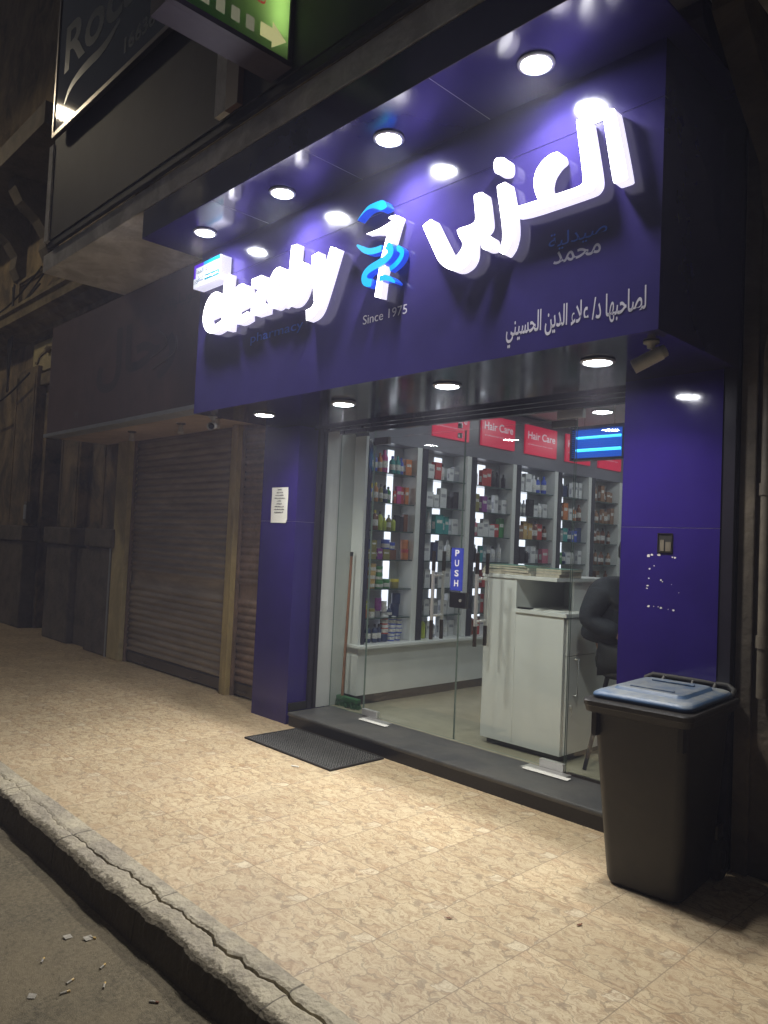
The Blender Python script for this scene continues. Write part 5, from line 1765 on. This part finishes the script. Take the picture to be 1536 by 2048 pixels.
# ================================================================== LITTER
rg = random.Random(21)
M['butt'] = mat('dirty_paper', (.30, .275, .225), .9, var=.3, vscale=60)
k = 0
WHERE = ['on the road below the kerb', 'near the bottom of the road', 'close to the crumbling kerb']
for i, (x, y) in enumerate(((-3.115, 1.41), (-2.883, 1.354), (-2.863, 1.22), (-2.807, 1.18), (-2.55, 1.40), (-3.069, 1.193), (-2.759, 1.306))):
    a = rg.uniform(0, 3.14)
    t = thing('cigarette_butt', 'tiny cigarette butt lying on the dark road beside the kerb', 'cigarette butt', (x, y, -.15), a, 'cigarette butts on the road')
    part('paper_tube', MB().tube([(-.018, 0, .0045), (.006, 0, .0045)], .0042, 8), M['butt'], t, local=True)
    part('filter', MB().tube([(.0062, 0, .0045), (.018, 0, .0045)], .0043, 8), PM['tan'] if i != 4 else PM['brown'], t, local=True)
for i, (x, y, s, lab) in enumerate(((-3.181, 1.334, .018, 'small yellowed paper scrap lying on the dark road'), (-3.118, 1.395, .020, 'pale square paper scrap on the road near the kerb'), (-2.857, 1.08, .016, 'grey crumpled scrap at the lower edge of the road'))):
    mb = MB()
    mb.prism([(-s, -s * .6), (s * .8, -s * .8), (s, s * .5), (-s * .7, s * .8)], -.0008, .0008)
    o = solo('paper_scrap', mb, M['butt'], lab, 'paper scrap', 'paper scraps on the road')
    o.location = (x, y, -.1485 + .004)
    o.rotation_euler = (math.pi / 2 + .2, .1, rg.uniform(0, 3))
for i, (x, y, lab) in enumerate(((-4.136, 3.231, 'white cigarette butt lying on the paving near the mat'), (-2.082, 2.472, 'dry brown leaf bit on the paving before the bin'), (-1.70, 2.86, 'curled brown leaf bit on the paving close to the bin'))):
    if i == 0:
        t = thing('cigarette_butt', lab, 'cigarette butt', (x, y, 0), .4)
        part('paper_tube', MB().tube([(-.03, 0, .0047), (.01, 0, .0047)], .0045, 8), M['paper'], t, local=True)
        part('filter', MB().tube([(.0102, 0, .0047), (.028, 0, .0047)], .0046, 8), M['paper'], t, local=True)
    else:
        mb = MB()
        vs = []
        for q in range(9):
            a = -1 + q / 4
            wv = .0055 * (1 - a * a) + .0006
            vs += [(.018 * a, -wv, .002 + .003 * abs(math.sin(q))), (.018 * a, wv, .002 + .004 * abs(math.cos(q * 1.3)))]
        mb._add(vs, [(2 * q, 2 * q + 2, 2 * q + 3, 2 * q + 1) for q in range(8)], 0, True)
        o = solo('dry_leaf', mb, PM['brown'], lab, 'leaf', 'dry leaf bits on the paving')
        o.location = (x, y, .001)
        o.rotation_euler = (0, 0, .7 * i)
# gravel specks on the road: nobody could count them
mb = MB()
for q in range(900):
    x, y = rg.uniform(-4.6, -1.9), rg.uniform(.7, 1.5)
    s = rg.uniform(.0012, .0038)
    mb._add([(x - s, y, -.1499), (x + s * .6, y - s, -.1499), (x + s * .5, y + s, -.1499), (x, y, -.1499 + s)], [(0, 1, 3), (1, 2, 3), (2, 0, 3)], 0)
o = bpy.data.objects.new('grit', mb.mesh('grit', mat('grit_stone', (.26, .22, .15), .9, var=.5, vscale=40)))
COL.objects.link(o)
o['kind'] = 'stuff'
o['label'] = 'pale grit scattered over the dark road'
o['category'] = 'grit'

# ================================================================== LENS VEIL ADDED AS VEIL_HAZE
mb = MB()
mb.box(-75, 45, -55, 45, -1.2, 13.5)  # box of scattering air added to stand in for lens glare
o = bpy.data.objects.new('haze', mb.mesh('haze', []))
COL.objects.link(o)
o['kind'] = 'stuff'
hm = bpy.data.materials.new('haze')
hm.use_nodes = True
ht = hm.node_tree
ht.nodes.remove(ht.nodes['Principled BSDF'])
pv = ht.nodes.new('ShaderNodeVolumePrincipled')
pv.inputs['Color'].default_value = (0.74, 0.74, 0.95, 1)  # violet cast of the lens flare put into the volume colour
pv.inputs['Density'].default_value = VEIL_HAZE
pv.inputs['Anisotropy'].default_value = 0.3
ht.links.new(pv.outputs[0], ht.nodes['Material Output'].inputs['Volume'])
o.data.materials.append(hm)
